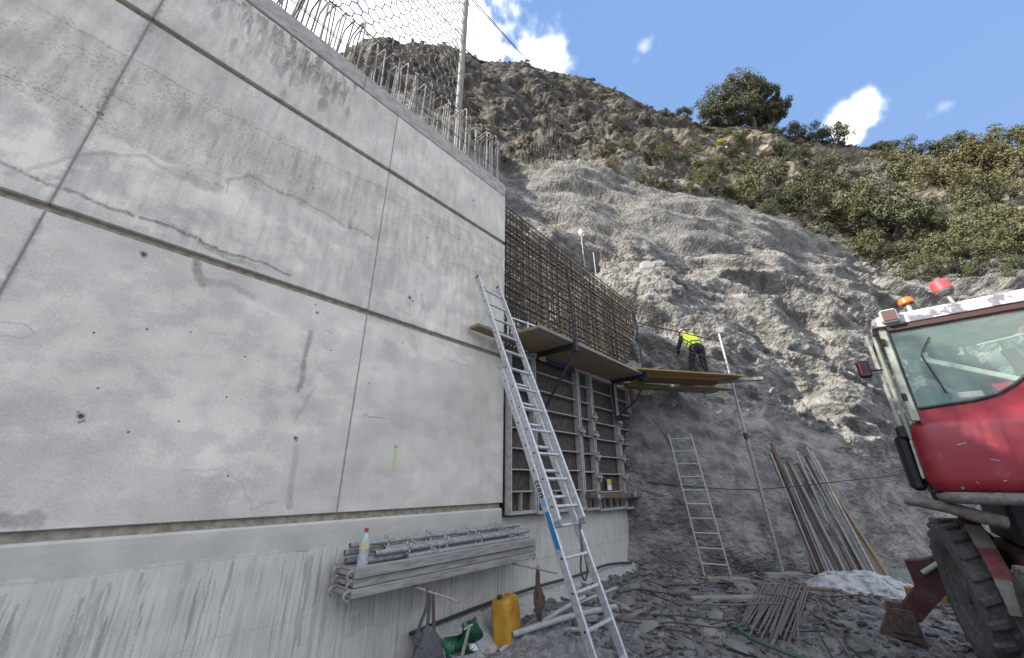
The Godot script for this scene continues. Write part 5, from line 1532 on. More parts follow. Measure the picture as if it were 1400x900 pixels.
func make_plants() -> void:
	M.leaf = smat(Color.WHITE, 0.75)
	M.leaf.vertex_color_use_as_albedo = true
	M.leaf.backlight_enabled = true
	M.leaf.backlight = Color(0.12, 0.14, 0.05)
	M.bark = tmat(ntex(81, 0.03, [lin(0.05, 0.042, 0.035), lin(0.10, 0.088, 0.07), lin(0.15, 0.135, 0.11)], 256, 5), Vector3(4, 1, 4), 0.95, 0.0, false)
	var kinds := {
		"green": [[0.068, 0.072, 0.034], [0.145, 0.145, 0.072]],
		"olive": [[0.10, 0.096, 0.046], [0.18, 0.17, 0.085]],
		"pale": [[0.15, 0.145, 0.11], [0.27, 0.255, 0.205]]}
	var proto := {}
	for k in kinds:
		var a: Array = kinds[k]
		proto[k] = []
		for s in 4:
			proto[k].append(leaves(hash(k) % 1000 + s, 6500, Vector3(0.56, 0.48 + 0.10 * s, 0.56) * (0.9 + 0.07 * s), 0.0195 + 0.002 * s, Vector3(a[0][0], a[0][1], a[0][2]) * (0.85 + 0.12 * s), Vector3(a[1][0] * (0.86 + 0.06 * s), a[1][1], a[1][2] * (1.2 - 0.1 * s)), [18, 30, 44, 60][s], [0.30, 0.25, 0.21, 0.18][s]))
	var stem := mb()
	for k in 5:
		var a := TAU * k / 5.0
		add_tube(stem, [Vector3(0, -0.3, 0), Vector3(cos(a) * 0.1, 0.12, sin(a) * 0.1), Vector3(cos(a) * 0.28, 0.38, sin(a) * 0.28)], [0.03, 0.02, 0.008], 5)
	var stem_mesh := stem.commit()
	var spots := {
		"green": [[5.30, 6.80, 1.3], [5.70, 6.70, 2.1], [6.40, 6.30, 2.2], [7.05, 6.60, 2.1], [7.40, 6.70, 2.9], [7.70, 6.90, 3.7], [8.00, 6.95, 3.4], [8.70, 6.65, 3.1], [8.95, 6.95, 4.6], [9.20, 6.85, 5.5], [9.40, 6.75, 4.5], [9.60, 6.60, 4.4], [9.75, 6.70, 4.5], [7.20, 6.20, 2.9], [6.65, 6.05, 2.1], [5.75, 4.45, 1.5], [6.10, 4.55, 1.7], [6.40, 4.70, 1.6], [7.15, 5.15, 3.3], [6.90, 4.35, 2.5], [7.40, 4.65, 3.2], [7.80, 5.25, 3.4], [7.65, 4.50, 2.6], [8.10, 5.20, 2.8], [8.25, 4.65, 2.1], [9.00, 5.15, 3.4], [8.55, 4.50, 2.7], [8.95, 4.50, 3.6], [9.15, 4.45, 3.1], [9.20, 4.95, 3.7], [9.10, 4.10, 2.4], [9.30, 4.15, 2.4], [9.75, 3.50, 2.0], [9.85, 3.95, 2.0], [8.00, 6.00, 3.2], [7.55, 5.95, 2.8], [8.65, 4.90, 2.6], [9.40, 4.45, 2.7], [9.50, 4.00, 2.4], [8.80, 4.20, 1.6], [9.20, 3.65, 1.6], [9.35, 3.70, 1.8], [9.55, 3.40, 1.7], [9.50, 3.70, 1.6], [9.80, 3.10, 1.5], [9.30, 4.50, 2.3], [9.65, 4.00, 2.4], [9.70, 4.30, 2.2], [7.10, 4.05, 1.5], [7.95, 4.25, 1.5]],
		"olive": [[9.35, 5.50, 3.8], [9.45, 5.05, 3.3], [9.55, 5.70, 4.1], [9.70, 5.45, 3.8], [9.80, 5.95, 3.7], [9.50, 6.15, 4.6], [9.30, 6.20, 4.7], [9.10, 6.00, 4.4], [9.65, 6.15, 3.9], [9.85, 4.80, 2.6], [9.60, 4.90, 2.7], [5.15, 4.35, 1.2], [5.50, 4.75, 1.4], [5.10, 4.90, 1.2], [6.00, 5.55, 1.9], [5.45, 5.30, 1.2], [4.90, 4.40, 1.0], [8.85, 6.35, 3.2], [4.65, 4.00, 1.0], [5.20, 4.00, 1.1], [5.55, 4.05, 1.2], [5.90, 4.05, 1.2], [6.15, 4.15, 1.4], [6.55, 4.30, 1.5], [5.45, 4.35, 1.2], [4.60, 4.35, 1.1], [6.30, 5.15, 1.6], [6.60, 4.80, 1.7], [6.55, 5.50, 1.8], [6.85, 5.35, 2.0]],
		"pale": [[8.60, 5.90, 3.2], [8.75, 6.15, 3.5], [8.70, 5.20, 2.8], [8.45, 5.50, 2.2], [9.60, 4.45, 2.7], [9.45, 4.75, 2.5]],
	}
	var names := {"green": "evergreen_bush", "olive": "olive_bush", "pale": "dry_bush"}
	var labels := {"green": "%s dark evergreen bush %s", "olive": "%s yellowish olive bush %s", "pale": "%s pale dry bush %s"}
	var r := RandomNumberGenerator.new()
	r.seed = 33
	for k in spots:
		for q in spots[k]:
			var p := tpoint(q[0], q[1])
			var o := thing(names[k], labels[k] % [("large" if q[2] > 2.8 else "small" if q[2] < 1.7 else "medium"), ("on the crest against the sky" if q[1] > 6.4 else "just above the excavator roof" if q[0] > 9.0 and q[1] < 4.6 else "at the lower edge of the scrub over the rock face" if q[1] < 4.75 else "far right on the slope" if q[0] > 9.2 else "below the lone tree" if q[0] < 7.1 else "in the middle of the slope")], "bush", p - Vector3(0, 0.12 * q[2], 0), "%s bushes on the hillside" % k)
			o.rotation.y = r.randf_range(0, TAU)
			var s: float = q[2] * r.randf_range(0.9, 1.2)
			o.scale = Vector3(s, s * r.randf_range(0.75, 1.05), s)
			put(o, "foliage", proto[k][r.randi() % 4], M.leaf)
			put(o, "stem", stem_mesh, M.bark)
	# low scrub between the bushes: ground cover
	var tuft := leaves(900, 150, Vector3(0.5, 0.42, 0.5), 0.10, Vector3(0.075, 0.075, 0.034), Vector3(0.18, 0.16, 0.08), 7, 0.45)
	var mm := MultiMesh.new()
	mm.transform_format = MultiMesh.TRANSFORM_3D
	mm.mesh = tuft
	var xs := []
	while xs.size() < 2500:
		var u := r.randf_range(2.0, 10.6)
		var v := r.randf_range(3.9, 7.3)
		var dens := smoothstep(4.6, 7.6, u + 0.5 * (v - 5.0)) * (0.65 + 0.9 * big.get_noise_2d(u * 9.0, v * 9.0))
		if u > 8.4: dens = maxf(dens, 0.6)
		if v > 6.7: dens = maxf(dens, 0.3)
		if u < 6.0: dens = maxf(dens, 0.22)
		if v < 4.15 and u < 8.4: continue
		if r.randf() > dens: continue
		var p := tpoint(u, v)
		var s := r.randf_range(0.35, 1.0) * (0.7 + 0.10 * (v - 4.0))
		xs.append(Transform3D(Basis(Vector3.UP, r.randf_range(0, TAU)) * Basis.from_scale(Vector3(s, s * r.randf_range(0.6, 1.1), s)), p - Vector3(0, 0.1, 0)))
	mm.instance_count = xs.size()
	for k in xs.size(): mm.set_instance_transform(k, xs[k])
	var sc := MultiMeshInstance3D.new()
	sc.name = "scrub"
	sc.multimesh = mm
	sc.material_override = M.leaf
	add_child(sc)
	tag(sc, "low olive scrub covering the upper hillside between the bushes", "scrub", "", "stuff")
	# yellow flowering broom
	var fl := leaves(950, 420, Vector3(0.5, 0.4, 0.5), 0.055, Vector3(0.45, 0.33, 0.02), Vector3(0.62, 0.48, 0.04), 6, 0.4)
	for q in [[6.35, 5.5, 0.9, "yellow flowering shrub below the lone tree"], [6.0, 5.1, 0.55, "small yellow flowering shrub left of the brighter one"], [6.7, 5.4, 0.45, "small yellow flowering shrub right of the brighter one"], [9.25, 4.42, 0.7, "yellow flowering shrub among the bushes above the excavator"]]:
		var o := thing("flowering_shrub", q[3], "shrub", tpoint(q[0], q[1]) + Vector3(0, 0.05, 0))
		o.scale = Vector3.ONE * q[2]
		put(o, "foliage", fl, M.leaf)
		put(o, "stem", stem_mesh, M.bark)
	# the lone tree on the crest
	var tb := tpoint(6.66, 6.78)
	var t := thing("holm_oak", "lone round-crowned evergreen tree on the crest against the sky", "tree", tb + Vector3(0.5, -0.3, -0.45))
	var tk := mb()
	add_tube(tk, curve([Vector3(0.1, -0.3, 0), Vector3(0.3, 0.9, 0.1), Vector3(0.0, 1.8, 0.0), Vector3(-0.6, 2.9, 0.2)], 5), [0.2, 0.19, 0.18, 0.17, 0.16, 0.155, 0.15, 0.14, 0.13, 0.12, 0.11, 0.09, 0.08, 0.07, 0.06, 0.05], 8)
	for q in [[0.3, 0.9, 1.5, 1.9, -0.6], [0.2, 1.2, 2.3, 2.5, -0.4], [0.0, 1.8, 0.9, 3.8, 0.4], [0.0, 1.6, -1.8, 2.2, 0.8], [-0.4, 2.4, -1.8, 3.8, 0.3], [0.2, 1.3, 1.2, 3.0, 0.6], [0.1, 1.4, -1.3, 1.8, -0.6]]:
		add_tube(tk, [Vector3(q[0], q[1], 0.05), Vector3((q[0] + q[2]) * 0.5, (q[1] + q[3]) * 0.5 - 0.1, q[4] * 0.4), Vector3(q[2], q[3], q[4])], [0.09, 0.06, 0.025], 6)
	put(t, "trunk", tk.commit(), M.bark)
	var cr := mb()
	var basis := Basis()
	var parts := [[-1.9, 1.6, 0.2, 1.7, 1.5], [0.1, 2.7, 0.0, 1.8, 1.5], [1.8, 2.1, -0.4, 1.5, 1.3], [-0.8, 2.1, 0.9, 1.7, 1.5], [2.6, 2.3, -0.3, 1.0, 0.9], [0.9, 1.7, -1.2, 1.5, 1.2], [-2.3, 0.9, 0.5, 1.3, 1.2], [0.5, 3.4, 0.3, 1.2, 1.0], [1.3, 1.3, 0.1, 1.3, 1.1], [1.5, 2.8, 0.2, 1.1, 1.0], [-1.0, 0.8, 0.9, 1.4, 1.0], [-0.9, 2.6, -0.9, 1.5, 1.3]]
	for k in parts.size():
		var q: Array = parts[k]
		var lm := leaves(700 + k, 4600, Vector3(q[3], q[4], q[3]), 0.062, Vector3(0.055, 0.062, 0.033), Vector3(0.14, 0.145, 0.08), 30, 0.24)
		cr.append_from(lm, 0, Transform3D(Basis(), Vector3(q[0], q[1] - 0.55, q[2])))
	put(t, "crown", cr.commit(), M.leaf)
	t.rotation.y = 0.73
	t.scale = Vector3.ONE * 1.7
	# boulders sticking out of the slope
	var bl := [[5.0, 2.55, 0.42, "pale angular boulder jutting from the bright rock face"], [5.22, 2.72, 0.35, "smaller pale block above the jutting boulder"], [7.0, 6.0, 0.9, "pale sandstone outcrop below the lone tree"], [7.25, 6.3, 0.7, "sandstone block right of the outcrop below the tree"], [6.75, 6.1, 0.7, "sandstone block left of the outcrop below the tree"], [6.45, 5.9, 0.6, "small sandstone block at the scrub edge under the tree"]]
	for k in bl.size():
		var q: Array = bl[k]
		var o := put(self, "boulder", lump(200 + k, 9, 0.35, 0.7), M.stone if k < 2 else M.sandstone)
		o.transform = Transform3D(Basis.from_euler(Vector3(0.4, k * 1.3, 0.2)) * Basis.from_scale(Vector3.ONE * q[2]), tpoint(q[0], q[1]))
		tag(o, q[3], "boulder")

# ------------------------------------------------------------------ a body as one smooth surface
# bones: [a, b, radius at a, radius at b, colour index]
func body_mesh(bones: Array, cell: float, k_: float, cols: Array) -> ArrayMesh:
	var lo := Vector3.ONE * 1e9
	var hi := -lo
	for b in bones:
		var m: float = maxf(b[2], b[3]) + cell * 3.0
		for e in [b[0], b[1]]:
			lo = lo.min(e - Vector3.ONE * m)
			hi = hi.max(e + Vector3.ONE * m)
	var n := Vector3i(((hi - lo) / cell).ceil()) + Vector3i.ONE * 2
	var D := PackedFloat32Array()
	D.resize(n.x * n.y * n.z)
	D.fill(9.0)
	var W := PackedInt32Array()
	W.resize(D.size())
	var best := PackedFloat32Array()
	best.resize(D.size())
	best.fill(9.0)
	for bi in bones.size():
		var b: Array = bones[bi]
		var a: Vector3 = b[0]
		var ab: Vector3 = b[1] - a
		var l2 := maxf(ab.length_squared(), 1e-8)
		var m: float = maxf(b[2], b[3]) + cell * 2.5 + k_
		var i0 := Vector3i(((b[0].min(b[1]) - Vector3.ONE * m - lo) / cell).floor()).clamp(Vector3i.ZERO, n - Vector3i.ONE)
		var i1 := Vector3i(((b[0].max(b[1]) + Vector3.ONE * m - lo) / cell).ceil()).clamp(Vector3i.ZERO, n - Vector3i.ONE)
		for z in range(i0.z, i1.z + 1):
			for y in range(i0.y, i1.y + 1):
				for x in range(i0.x, i1.x + 1):
					var p := lo + Vector3(x, y, z) * cell - a
					var t := clampf(p.dot(ab) / l2, 0, 1)
					var d: float = (p - ab * t).length() - lerpf(b[2], b[3], t)
					var q := (z * n.y + y) * n.x + x
					if d < best[q]:
						best[q] = d
						W[q] = b[4]
					var h := clampf(0.5 + 0.5 * (D[q] - d) / k_, 0, 1)
					D[q] = lerpf(D[q], d, h) - k_ * h * (1.0 - h)
	var vid := {}
	var P := PackedVector3Array()
	var C := PackedColorArray()
	var offs := []
	for c in 8: offs.append(Vector3i(c & 1, (c >> 1) & 1, c >> 2))
	for z in n.z - 1:
		for y in n.y - 1:
			for x in n.x - 1:
				var q := (z * n.y + y) * n.x + x
				var f := D[q] < 0.0
				var cross := false
				for c in range(1, 8):
					if (D[q + offs[c].x + offs[c].y * n.x + offs[c].z * n.x * n.y] < 0.0) != f:
						cross = true
						break
				if not cross: continue
				var s := Vector3.ZERO
				var cnt := 0
				for c in 8:
					for ax in [1, 2, 4]:
						if c & ax: continue
						var o0: Vector3i = offs[c]
						var o1: Vector3i = offs[c | ax]
						var d0 := D[q + o0.x + o0.y * n.x + o0.z * n.x * n.y]
						var d1 := D[q + o1.x + o1.y * n.x + o1.z * n.x * n.y]
						if (d0 < 0.0) == (d1 < 0.0): continue
						s += Vector3(o0).lerp(Vector3(o1), d0 / (d0 - d1))
						cnt += 1
				vid[q] = P.size()
				P.append(lo + (Vector3(x, y, z) + s / cnt) * cell)
				C.append(cols[W[q]])
	var I := PackedInt32Array()
	var step := [1, n.x, n.x * n.y]
	for q in vid:
		for ax in 3:
			var u: int = step[(ax + 1) % 3]
			var v: int = step[(ax + 2) % 3]
			var d0 := D[q]
			var d1 := D[q + step[ax]]
			if (d0 < 0.0) == (d1 < 0.0): continue
			if not (vid.has(q - u) and vid.has(q - v) and vid.has(q - u - v)): continue
			var a: int = vid[q]
			var b: int = vid[q - u]
			var c: int = vid[q - u - v]
			var d: int = vid[q - v]
			I.append_array(PackedInt32Array([a, b, c, a, c, d] if d0 < 0.0 else [a, c, b, a, d, c]))
	var N := PackedVector3Array()
	N.resize(P.size())
	for k in range(0, I.size(), 3):
		var nn := (P[I[k + 2]] - P[I[k]]).cross(P[I[k + 1]] - P[I[k]])
		for j in 3: N[I[k + j]] += nn
	for k in N.size(): N[k] = N[k].normalized()
	if N.size():           # make them point outwards
		var kmax := 0
		for k in P.size(): if P[k].y > P[kmax].y: kmax = k
		if N[kmax].y < 0.0:
			for k in N.size(): N[k] = -N[k]
			for k in range(0, I.size(), 3):
				var sw := I[k + 1]
				I[k + 1] = I[k + 2]
				I[k + 2] = sw
	var arr := []
	arr.resize(Mesh.ARRAY_MAX)
	arr[Mesh.ARRAY_VERTEX] = P
	arr[Mesh.ARRAY_NORMAL] = N
	arr[Mesh.ARRAY_COLOR] = C
	arr[Mesh.ARRAY_INDEX] = I
	var mesh := ArrayMesh.new()
	mesh.add_surface_from_arrays(Mesh.PRIMITIVE_TRIANGLES, arr)
	return mesh

func make_worker() -> void:
	M.cloth = smat(Color.WHITE, 0.9)
	M.cloth.vertex_color_use_as_albedo = true
	var base := Vector3(-2.47, 3.655, -9.32)
	var w := thing("person", "worker in hi-vis vest and dark trousers bending to the rock above the boards", "person", base)
	# local axes: x to the side, z away from the slope; the person faces -z
	var skin := 2
	var bones := []
	for s in [-1.0, 1.0]:
		var hip := Vector3(0.095 * s, 0.90, 0.06)
		var knee := Vector3(0.14 * s, 0.49, -0.03 + 0.05 * s)
		var ank := Vector3(0.15 * s, 0.09, 0.08 + 0.10 * s)
		bones.append([hip, knee, 0.092, 0.062, 0])
		bones.append([knee, ank, 0.062, 0.046, 0])
		bones.append([ank + Vector3(0, -0.03, 0.03), ank + Vector3(0.02 * s, -0.05, -0.17), 0.048, 0.040, 3])
		var sh := Vector3(0.175 * s, 1.30, -0.24)
		var el := Vector3(0.26 * s, 1.06, -0.34)
		var wr := Vector3(0.17 * s, 0.98, -0.56)
		bones.append([sh, el, 0.062, 0.047, 1])
		bones.append([el, wr, 0.046, 0.034, 1])
		bones.append([Vector3(0.06 * s, 1.33, -0.25), sh, 0.075, 0.065, 1])
	bones.append([Vector3(-0.06, 0.94, 0.05), Vector3(0.06, 0.94, 0.05), 0.12, 0.12, 0])
	bones.append([Vector3(0, 0.98, 0.03), Vector3(0, 1.14, -0.08), 0.125, 0.13, 1])
	bones.append([Vector3(-0.05, 1.14, -0.08), Vector3(-0.06, 1.30, -0.22), 0.12, 0.105, 1])
	bones.append([Vector3(0.05, 1.14, -0.08), Vector3(0.06, 1.30, -0.22), 0.12, 0.105, 1])
	bones.append([Vector3(0, 1.34, -0.27), Vector3(0, 1.42, -0.36), 0.055, 0.05, 2])
	bones.append([Vector3(0, 1.44, -0.40), Vector3(0, 1.50, -0.45), 0.082, 0.088, 2])
	bones.append([Vector3(0, 1.40, -0.47), Vector3(0, 1.41, -0.49), 0.05, 0.045, 2])
	var cols := [Color(0.022, 0.023, 0.030), Color(0.020, 0.020, 0.024), Color(0.32, 0.20, 0.14), Color(0.03, 0.025, 0.02)]
	put(w, "body", body_mesh(bones, 0.018, 0.03, cols), M.cloth)
	# hands with fingers, meshed finer
	for s in [-1.0, 1.0]:
		var wr := Vector3(0.17 * s, 0.98, -0.56)
		var hb := [[wr + Vector3(0, 0, 0.04), wr + Vector3(0, -0.01, -0.04), 0.03, 0.034, 2], [wr + Vector3(-0.02, -0.012, -0.04), wr + Vector3(-0.025, -0.02, -0.085), 0.024, 0.02, 2], [wr + Vector3(0.02, -0.012, -0.04), wr + Vector3(0.025, -0.02, -0.085), 0.024, 0.02, 2]]
		for f in 4:
			var rt := wr + Vector3((f - 1.5) * 0.021, -0.02, -0.09)
			var mid := rt + Vector3((f - 1.5) * 0.002, -0.02, -[0.035, 0.042, 0.04, 0.03][f])
			hb.append([rt, mid, 0.0095, 0.009, 2])
			hb.append([mid, mid + Vector3(0, -0.03, -0.012), 0.009, 0.008, 2])
		hb.append([wr + Vector3(-0.03 * s, -0.01, -0.03), wr + Vector3(-0.055 * s, -0.02, -0.075), 0.011, 0.0095, 2])
		put(w, "hand", body_mesh(hb, 0.0065, 0.008, cols), M.cloth)
	# vest, helmet, shoes are worn: children
	var vb := []
	vb.append([Vector3(-0.045, 1.02, 0.01), Vector3(-0.05, 1.14, -0.08), 0.125, 0.135, 0])
	vb.append([Vector3(0.045, 1.02, 0.01), Vector3(0.05, 1.14, -0.08), 0.125, 0.135, 0])
	vb.append([Vector3(-0.05, 1.14, -0.08), Vector3(-0.07, 1.32, -0.23), 0.135, 0.108, 0])
	vb.append([Vector3(0.05, 1.14, -0.08), Vector3(0.07, 1.32, -0.23), 0.135, 0.108, 0])
	put(w, "vest", body_mesh(vb, 0.018, 0.03, [Color(0.34, 0.50, 0.03)]), M.cloth)
	var band := mb()
	for q in [[1.07, -0.03]]:
		var pts := []
		for k in 25: pts.append(Vector3(cos(TAU * k / 24) * 0.186, q[0] + 0.06 * sin(TAU * k / 24), q[1] + sin(TAU * k / 24) * 0.145))
		add_tube(band, pts, 0.018, 6, false)
	put(w, "reflective_band", band.commit(), M.galv_light)
	lathe(w, "helmet", [Vector2(0.125, 0.0), Vector2(0.105, 0.012), Vector2(0.10, 0.05), Vector2(0.075, 0.09), Vector2(0.0, 0.105)], 18, M.helmet, Transform3D(Basis(Vector3.RIGHT, -0.7), Vector3(0, 1.53, -0.475)))
	w.rotation.y = 0.75
	w.scale = Vector3.ONE * 0.97

# ------------------------------------------------------------------ walking excavator
func rounded_loop(lo: Vector2, hi: Vector2, rad: float, y: float, n := 5) -> Array:
	var out := []
	var cs := [[hi.x - rad, hi.y - rad, 0.0], [lo.x + rad, hi.y - rad, PI / 2], [lo.x + rad, lo.y + rad, PI], [hi.x - rad, lo.y + rad, PI * 1.5]]
	for c in cs:
		for k in n + 1:
			var a: float = c[2] + PI / 2 * k / n
			out.append(Vector3(c[0] + cos(a) * rad, y, c[1] + sin(a) * rad))
	return out

func loft(parent: Node, called: String, loops: Array, mat: Material, smooth := true) -> MeshInstance3D:
	var st := mb()
	if smooth: st.set_smooth_group(0)
	else: st.set_smooth_group(-1)
	var m: int = loops[0].size()
	for k in loops.size() - 1:
		for j in m:
			var j2 := (j + 1) % m
			for p in [loops[k][j], loops[k + 1][j2], loops[k + 1][j], loops[k][j], loops[k][j2], loops[k + 1][j2]]: st.add_vertex(p)
	st.generate_normals()
	var cap := mb()
	for e in [0, loops.size() - 1]:
		var c := Vector3.ZERO
		for p in loops[e]: c += p / m
		for j in m:
			tri(cap, c, loops[e][j], loops[e][(j + 1) % m], Vector3.UP if e else Vector3.DOWN)
	var mesh := st.commit()
	cap.commit(mesh)
	return put(parent, called, mesh, mat)

func wheel(parent: Node, c: Vector3, R: float, w: float, rim_mat: Material, steer := 0.0) -> void:
	var wh := Node3D.new()
	wh.name = "wheel"
	parent.add_child(wh, true)
	wh.transform = Transform3D(Basis(Vector3.UP, steer) * Basis(Vector3(0, 0, 1), PI / 2), c)      # axle along x
	var h := w * 0.5
	lathe(wh, "tyre", [Vector2(R * 0.56, -h * 0.8), Vector2(R * 0.70, -h), Vector2(R * 0.86, -h * 0.98), Vector2(R * 0.93, -h * 0.86), Vector2(R * 0.945, 0), Vector2(R * 0.93, h * 0.86), Vector2(R * 0.86, h * 0.98), Vector2(R * 0.70, h), Vector2(R * 0.56, h * 0.8)], 44, M.rubber_dusty)
	var lug := mb()
	for k in 22:
		for s in [-1.0, 1.0]:
			var a := TAU * (k + (0.25 if s > 0 else -0.25)) / 22
			var xf := Transform3D(Basis(Vector3.UP, -a), Vector3.ZERO) * Transform3D(Basis(Vector3.RIGHT, 0.38 * s), Vector3(R * 0.962, s * h * 0.46, 0))
			add_cbox(lug, Vector3(R * 0.085, h * 0.98, R * 0.10), 0.012, xf)
	var lo := put(wh, "tread_lugs", lug.commit(), M.rubber_dusty)
	lathe(wh, "rim", [Vector2(R * 0.56, -h * 0.78), Vector2(R * 0.5, -h * 0.6), Vector2(R * 0.2, -h * 0.35), Vector2(R * 0.2, h * 0.35), Vector2(R * 0.5, h * 0.6), Vector2(R * 0.56, h * 0.78)], 28, rim_mat)
	lathe(wh, "hub", [Vector2(0.0, -h * 0.7), Vector2(R * 0.16, -h * 0.66), Vector2(R * 0.18, -h * 0.3), Vector2(R * 0.18, h * 0.3), Vector2(R * 0.16, h * 0.66), Vector2(0.0, h * 0.7)], 18, rim_mat)

func make_excavator() -> void:
	var e := thing("walking_excavator", "red wheeled walking excavator with glazed cab at the right edge", "excavator", Vector3(1.1, 0, -6.0))
	var O := e.position
	var B := func(n: String, lo: Vector3, hi: Vector3, m: Material, ch := 0.01, par: Node = null) -> MeshInstance3D: return block(par if par else e, n, lo - O, hi - O, m, ch)
	var T := func(n: String, pts: Array, r, m: Material, sides := 10, par: Node = null) -> MeshInstance3D:
		var q := []
		for p in pts: q.append(p - O)
		return tube(par if par else e, n, q, r, m, sides)
	var D := func(n: String, a: Vector3, b: Vector3, t: float, w: float, m: Material, up := Vector3.UP) -> MeshInstance3D: return board(e, n, a - O, b - O, t, w, m, up, 0.008)
	# lower body
	var loops := []
	for q in [[1.555, 0.05], [1.57, 0.015], [1.66, 0.0], [1.95, 0.0], [2.08, 0.012], [2.15, 0.04], [2.185, 0.10], [2.195, 0.2]]:
		var lp := rounded_loop(Vector2(0.33 + q[1], -6.75 + q[1]), Vector2(2.5 - q[1], -5.14 - q[1]), 0.13, q[0])
		for k in lp.size():
			var p: Vector3 = lp[k]
			if q[0] > 2.1: p.y += maxf(0.0, p.x - 0.9) * 0.22      # rises towards the boom side
			lp[k] = p - O
		loops.append(lp)
	loft(e, "body_shell", loops, M.red)
	T.call("bumper", [Vector3(0.40, 1.52, -5.62), Vector3(0.385, 1.515, -5.30), Vector3(0.42, 1.51, -5.19), Vector3(0.52, 1.505, -5.13), Vector3(2.4, 1.50, -5.13)], 0.042, M.galv_dirty, 12)
	T.call("step_plate", [Vector3(0.14, 1.47, -5.34), Vector3(0.24, 1.465, -5.31), Vector3(0.40, 1.43, -5.27), Vector3(0.55, 1.37, -5.25), Vector3(0.70, 1.33, -5.28)], [0.03, 0.045, 0.05, 0.055, 0.05], M.galv_dirty, 12)
	B.call("underframe", Vector3(0.75, 1.12, -6.7), Vector3(2.4, 1.50, -5.45), M.black, 0.03)
	B.call("chassis", Vector3(0.72, 0.62, -6.8), Vector3(2.4, 1.10, -5.5), M.red_dirty, 0.05)
	T.call("swing_ring", [Vector3(1.5, 1.05, -6.1), Vector3(1.5, 1.2, -6.1)], 0.55, M.steel_black, 24)
	T.call("boom_cylinder", [Vector3(0.85, 1.28, -5.36), Vector3(1.7, 1.12, -5.22)], 0.055, M.galv_dirty, 12)
	# cab: pillars, roof, glass
	for q in [[Vector3(0.40, 2.16, -5.20), Vector3(0.41, 3.10, -5.22)], [Vector3(1.42, 2.3, -5.20), Vector3(1.40, 3.10, -5.22)], [Vector3(0.40, 2.16, -6.55), Vector3(0.41, 3.10, -6.50)], [Vector3(1.42, 2.2, -6.55), Vector3(1.40, 3.10, -6.50)]]:
		D.call("pillar", q[0], q[1], 0.075, 0.06, M.cab_green, Vector3(0, 0, 1))
	D.call("door_pillar", Vector3(0.30, 1.95, -5.38), Vector3(0.285, 3.08, -5.36), 0.06, 0.035, M.cab_pale, Vector3(0, 0, 1))
	D.call("door_pillar", Vector3(0.335, 2.0, -5.30), Vector3(0.335, 3.04, -5.29), 0.03, 0.03, M.cab_green, Vector3(0, 0, 1))
	put(e, "door_glass", cbox(Vector3(0.008, 0.9, 1.1), 0.002), M.glass, Transform3D(Basis(), Vector3(0.36, 2.56, -5.87) - O))
	put(e, "rear_glass", cbox(Vector3(0.9, 0.7, 0.008), 0.002), M.glass, Transform3D(Basis(), Vector3(0.9, 2.6, -6.52) - O))
	var rl := []
	for q in [[3.085, 0.006], [3.09, 0.0], [3.175, 0.012], [3.20, 0.03], [3.212, 0.10]]:
		var lp := rounded_loop(Vector2(0.34 + q[1], -6.62 + q[1]), Vector2(1.46 - q[1], -5.13 - q[1]), 0.05, q[0], 3)
		for k in lp.size(): lp[k] -= O
		rl.append(lp)
	loft(e, "cab_roof", rl, M.cab_roof, false)
	B.call("visor", Vector3(0.44, 3.03, -5.21), Vector3(1.38, 3.083, -5.145), M.visor, 0.006)
	B.call("rear_wall", Vector3(0.44, 2.1, -6.6), Vector3(1.40, 2.3, -6.5), M.cab_green, 0.01)
	for x in [0.72, 1.1]:
		D.call("rear_bar", Vector3(x, 2.3, -6.48), Vector3(x, 3.08, -6.46), 0.03, 0.03, M.cab_green, Vector3(0, 0, 1))
	D.call("rear_bar", Vector3(0.45, 2.82, -6.47), Vector3(1.38, 2.82, -6.47), 0.05, 0.03, M.cab_green)
	var gl := [Vector2(0.435, 2.27), Vector2(0.80, 2.30), Vector2(0.95, 2.335), Vector2(1.06, 2.40), Vector2(1.20, 2.52), Vector2(1.39, 2.62), Vector2(1.385, 3.05), Vector2(0.445, 3.05)]
	var g2 := []
	for p in gl: g2.append(p - Vector2(O.x, O.y))
	plate(e, "windscreen", g2, 0.008, M.glass, Transform3D(Basis(), Vector3(0, 0, -5.185 - O.z)))
	var seal := []
	for k in gl.size() + 1: seal.append(Vector3(gl[k % gl.size()].x, gl[k % gl.size()].y, -5.183))
	T.call("windscreen_seal", seal, 0.014, M.black, 6)
	# infill under the slanting edge of the glass
	plate(e, "windscreen_sill", [Vector2(0.43, 2.12) - Vector2(O.x, O.y), Vector2(1.42, 2.12) - Vector2(O.x, O.y), Vector2(1.42, 2.60) - Vector2(O.x, O.y), Vector2(1.20, 2.505) - Vector2(O.x, O.y), Vector2(1.06, 2.385) - Vector2(O.x, O.y), Vector2(0.95, 2.32) - Vector2(O.x, O.y), Vector2(0.80, 2.285) - Vector2(O.x, O.y), Vector2(0.43, 2.255) - Vector2(O.x, O.y)], 0.03, M.red, Transform3D(Basis(), Vector3(0, 0, -5.205 - O.z)))
	# cab interior
	B.call("seat_base", Vector3(0.66, 2.0, -6.2), Vector3(1.14, 2.34, -5.72), M.black, 0.05)
	var sb := B.call("seat_back", Vector3(0.68, 2.3, -6.30), Vector3(1.12, 2.92, -6.16), M.canvas_grey, 0.05) as MeshInstance3D
	B.call("headrest", Vector3(0.78, 2.93, -6.29), Vector3(1.02, 3.05, -6.19), M.canvas_grey, 0.03)
	D.call("console_bar", Vector3(0.62, 2.78, -5.45), Vector3(1.34, 2.36, -5.40), 0.05, 0.04, M.cab_green)
	B.call("console", Vector3(0.50, 2.2, -5.75), Vector3(0.62, 2.50, -5.35), M.black, 0.03)
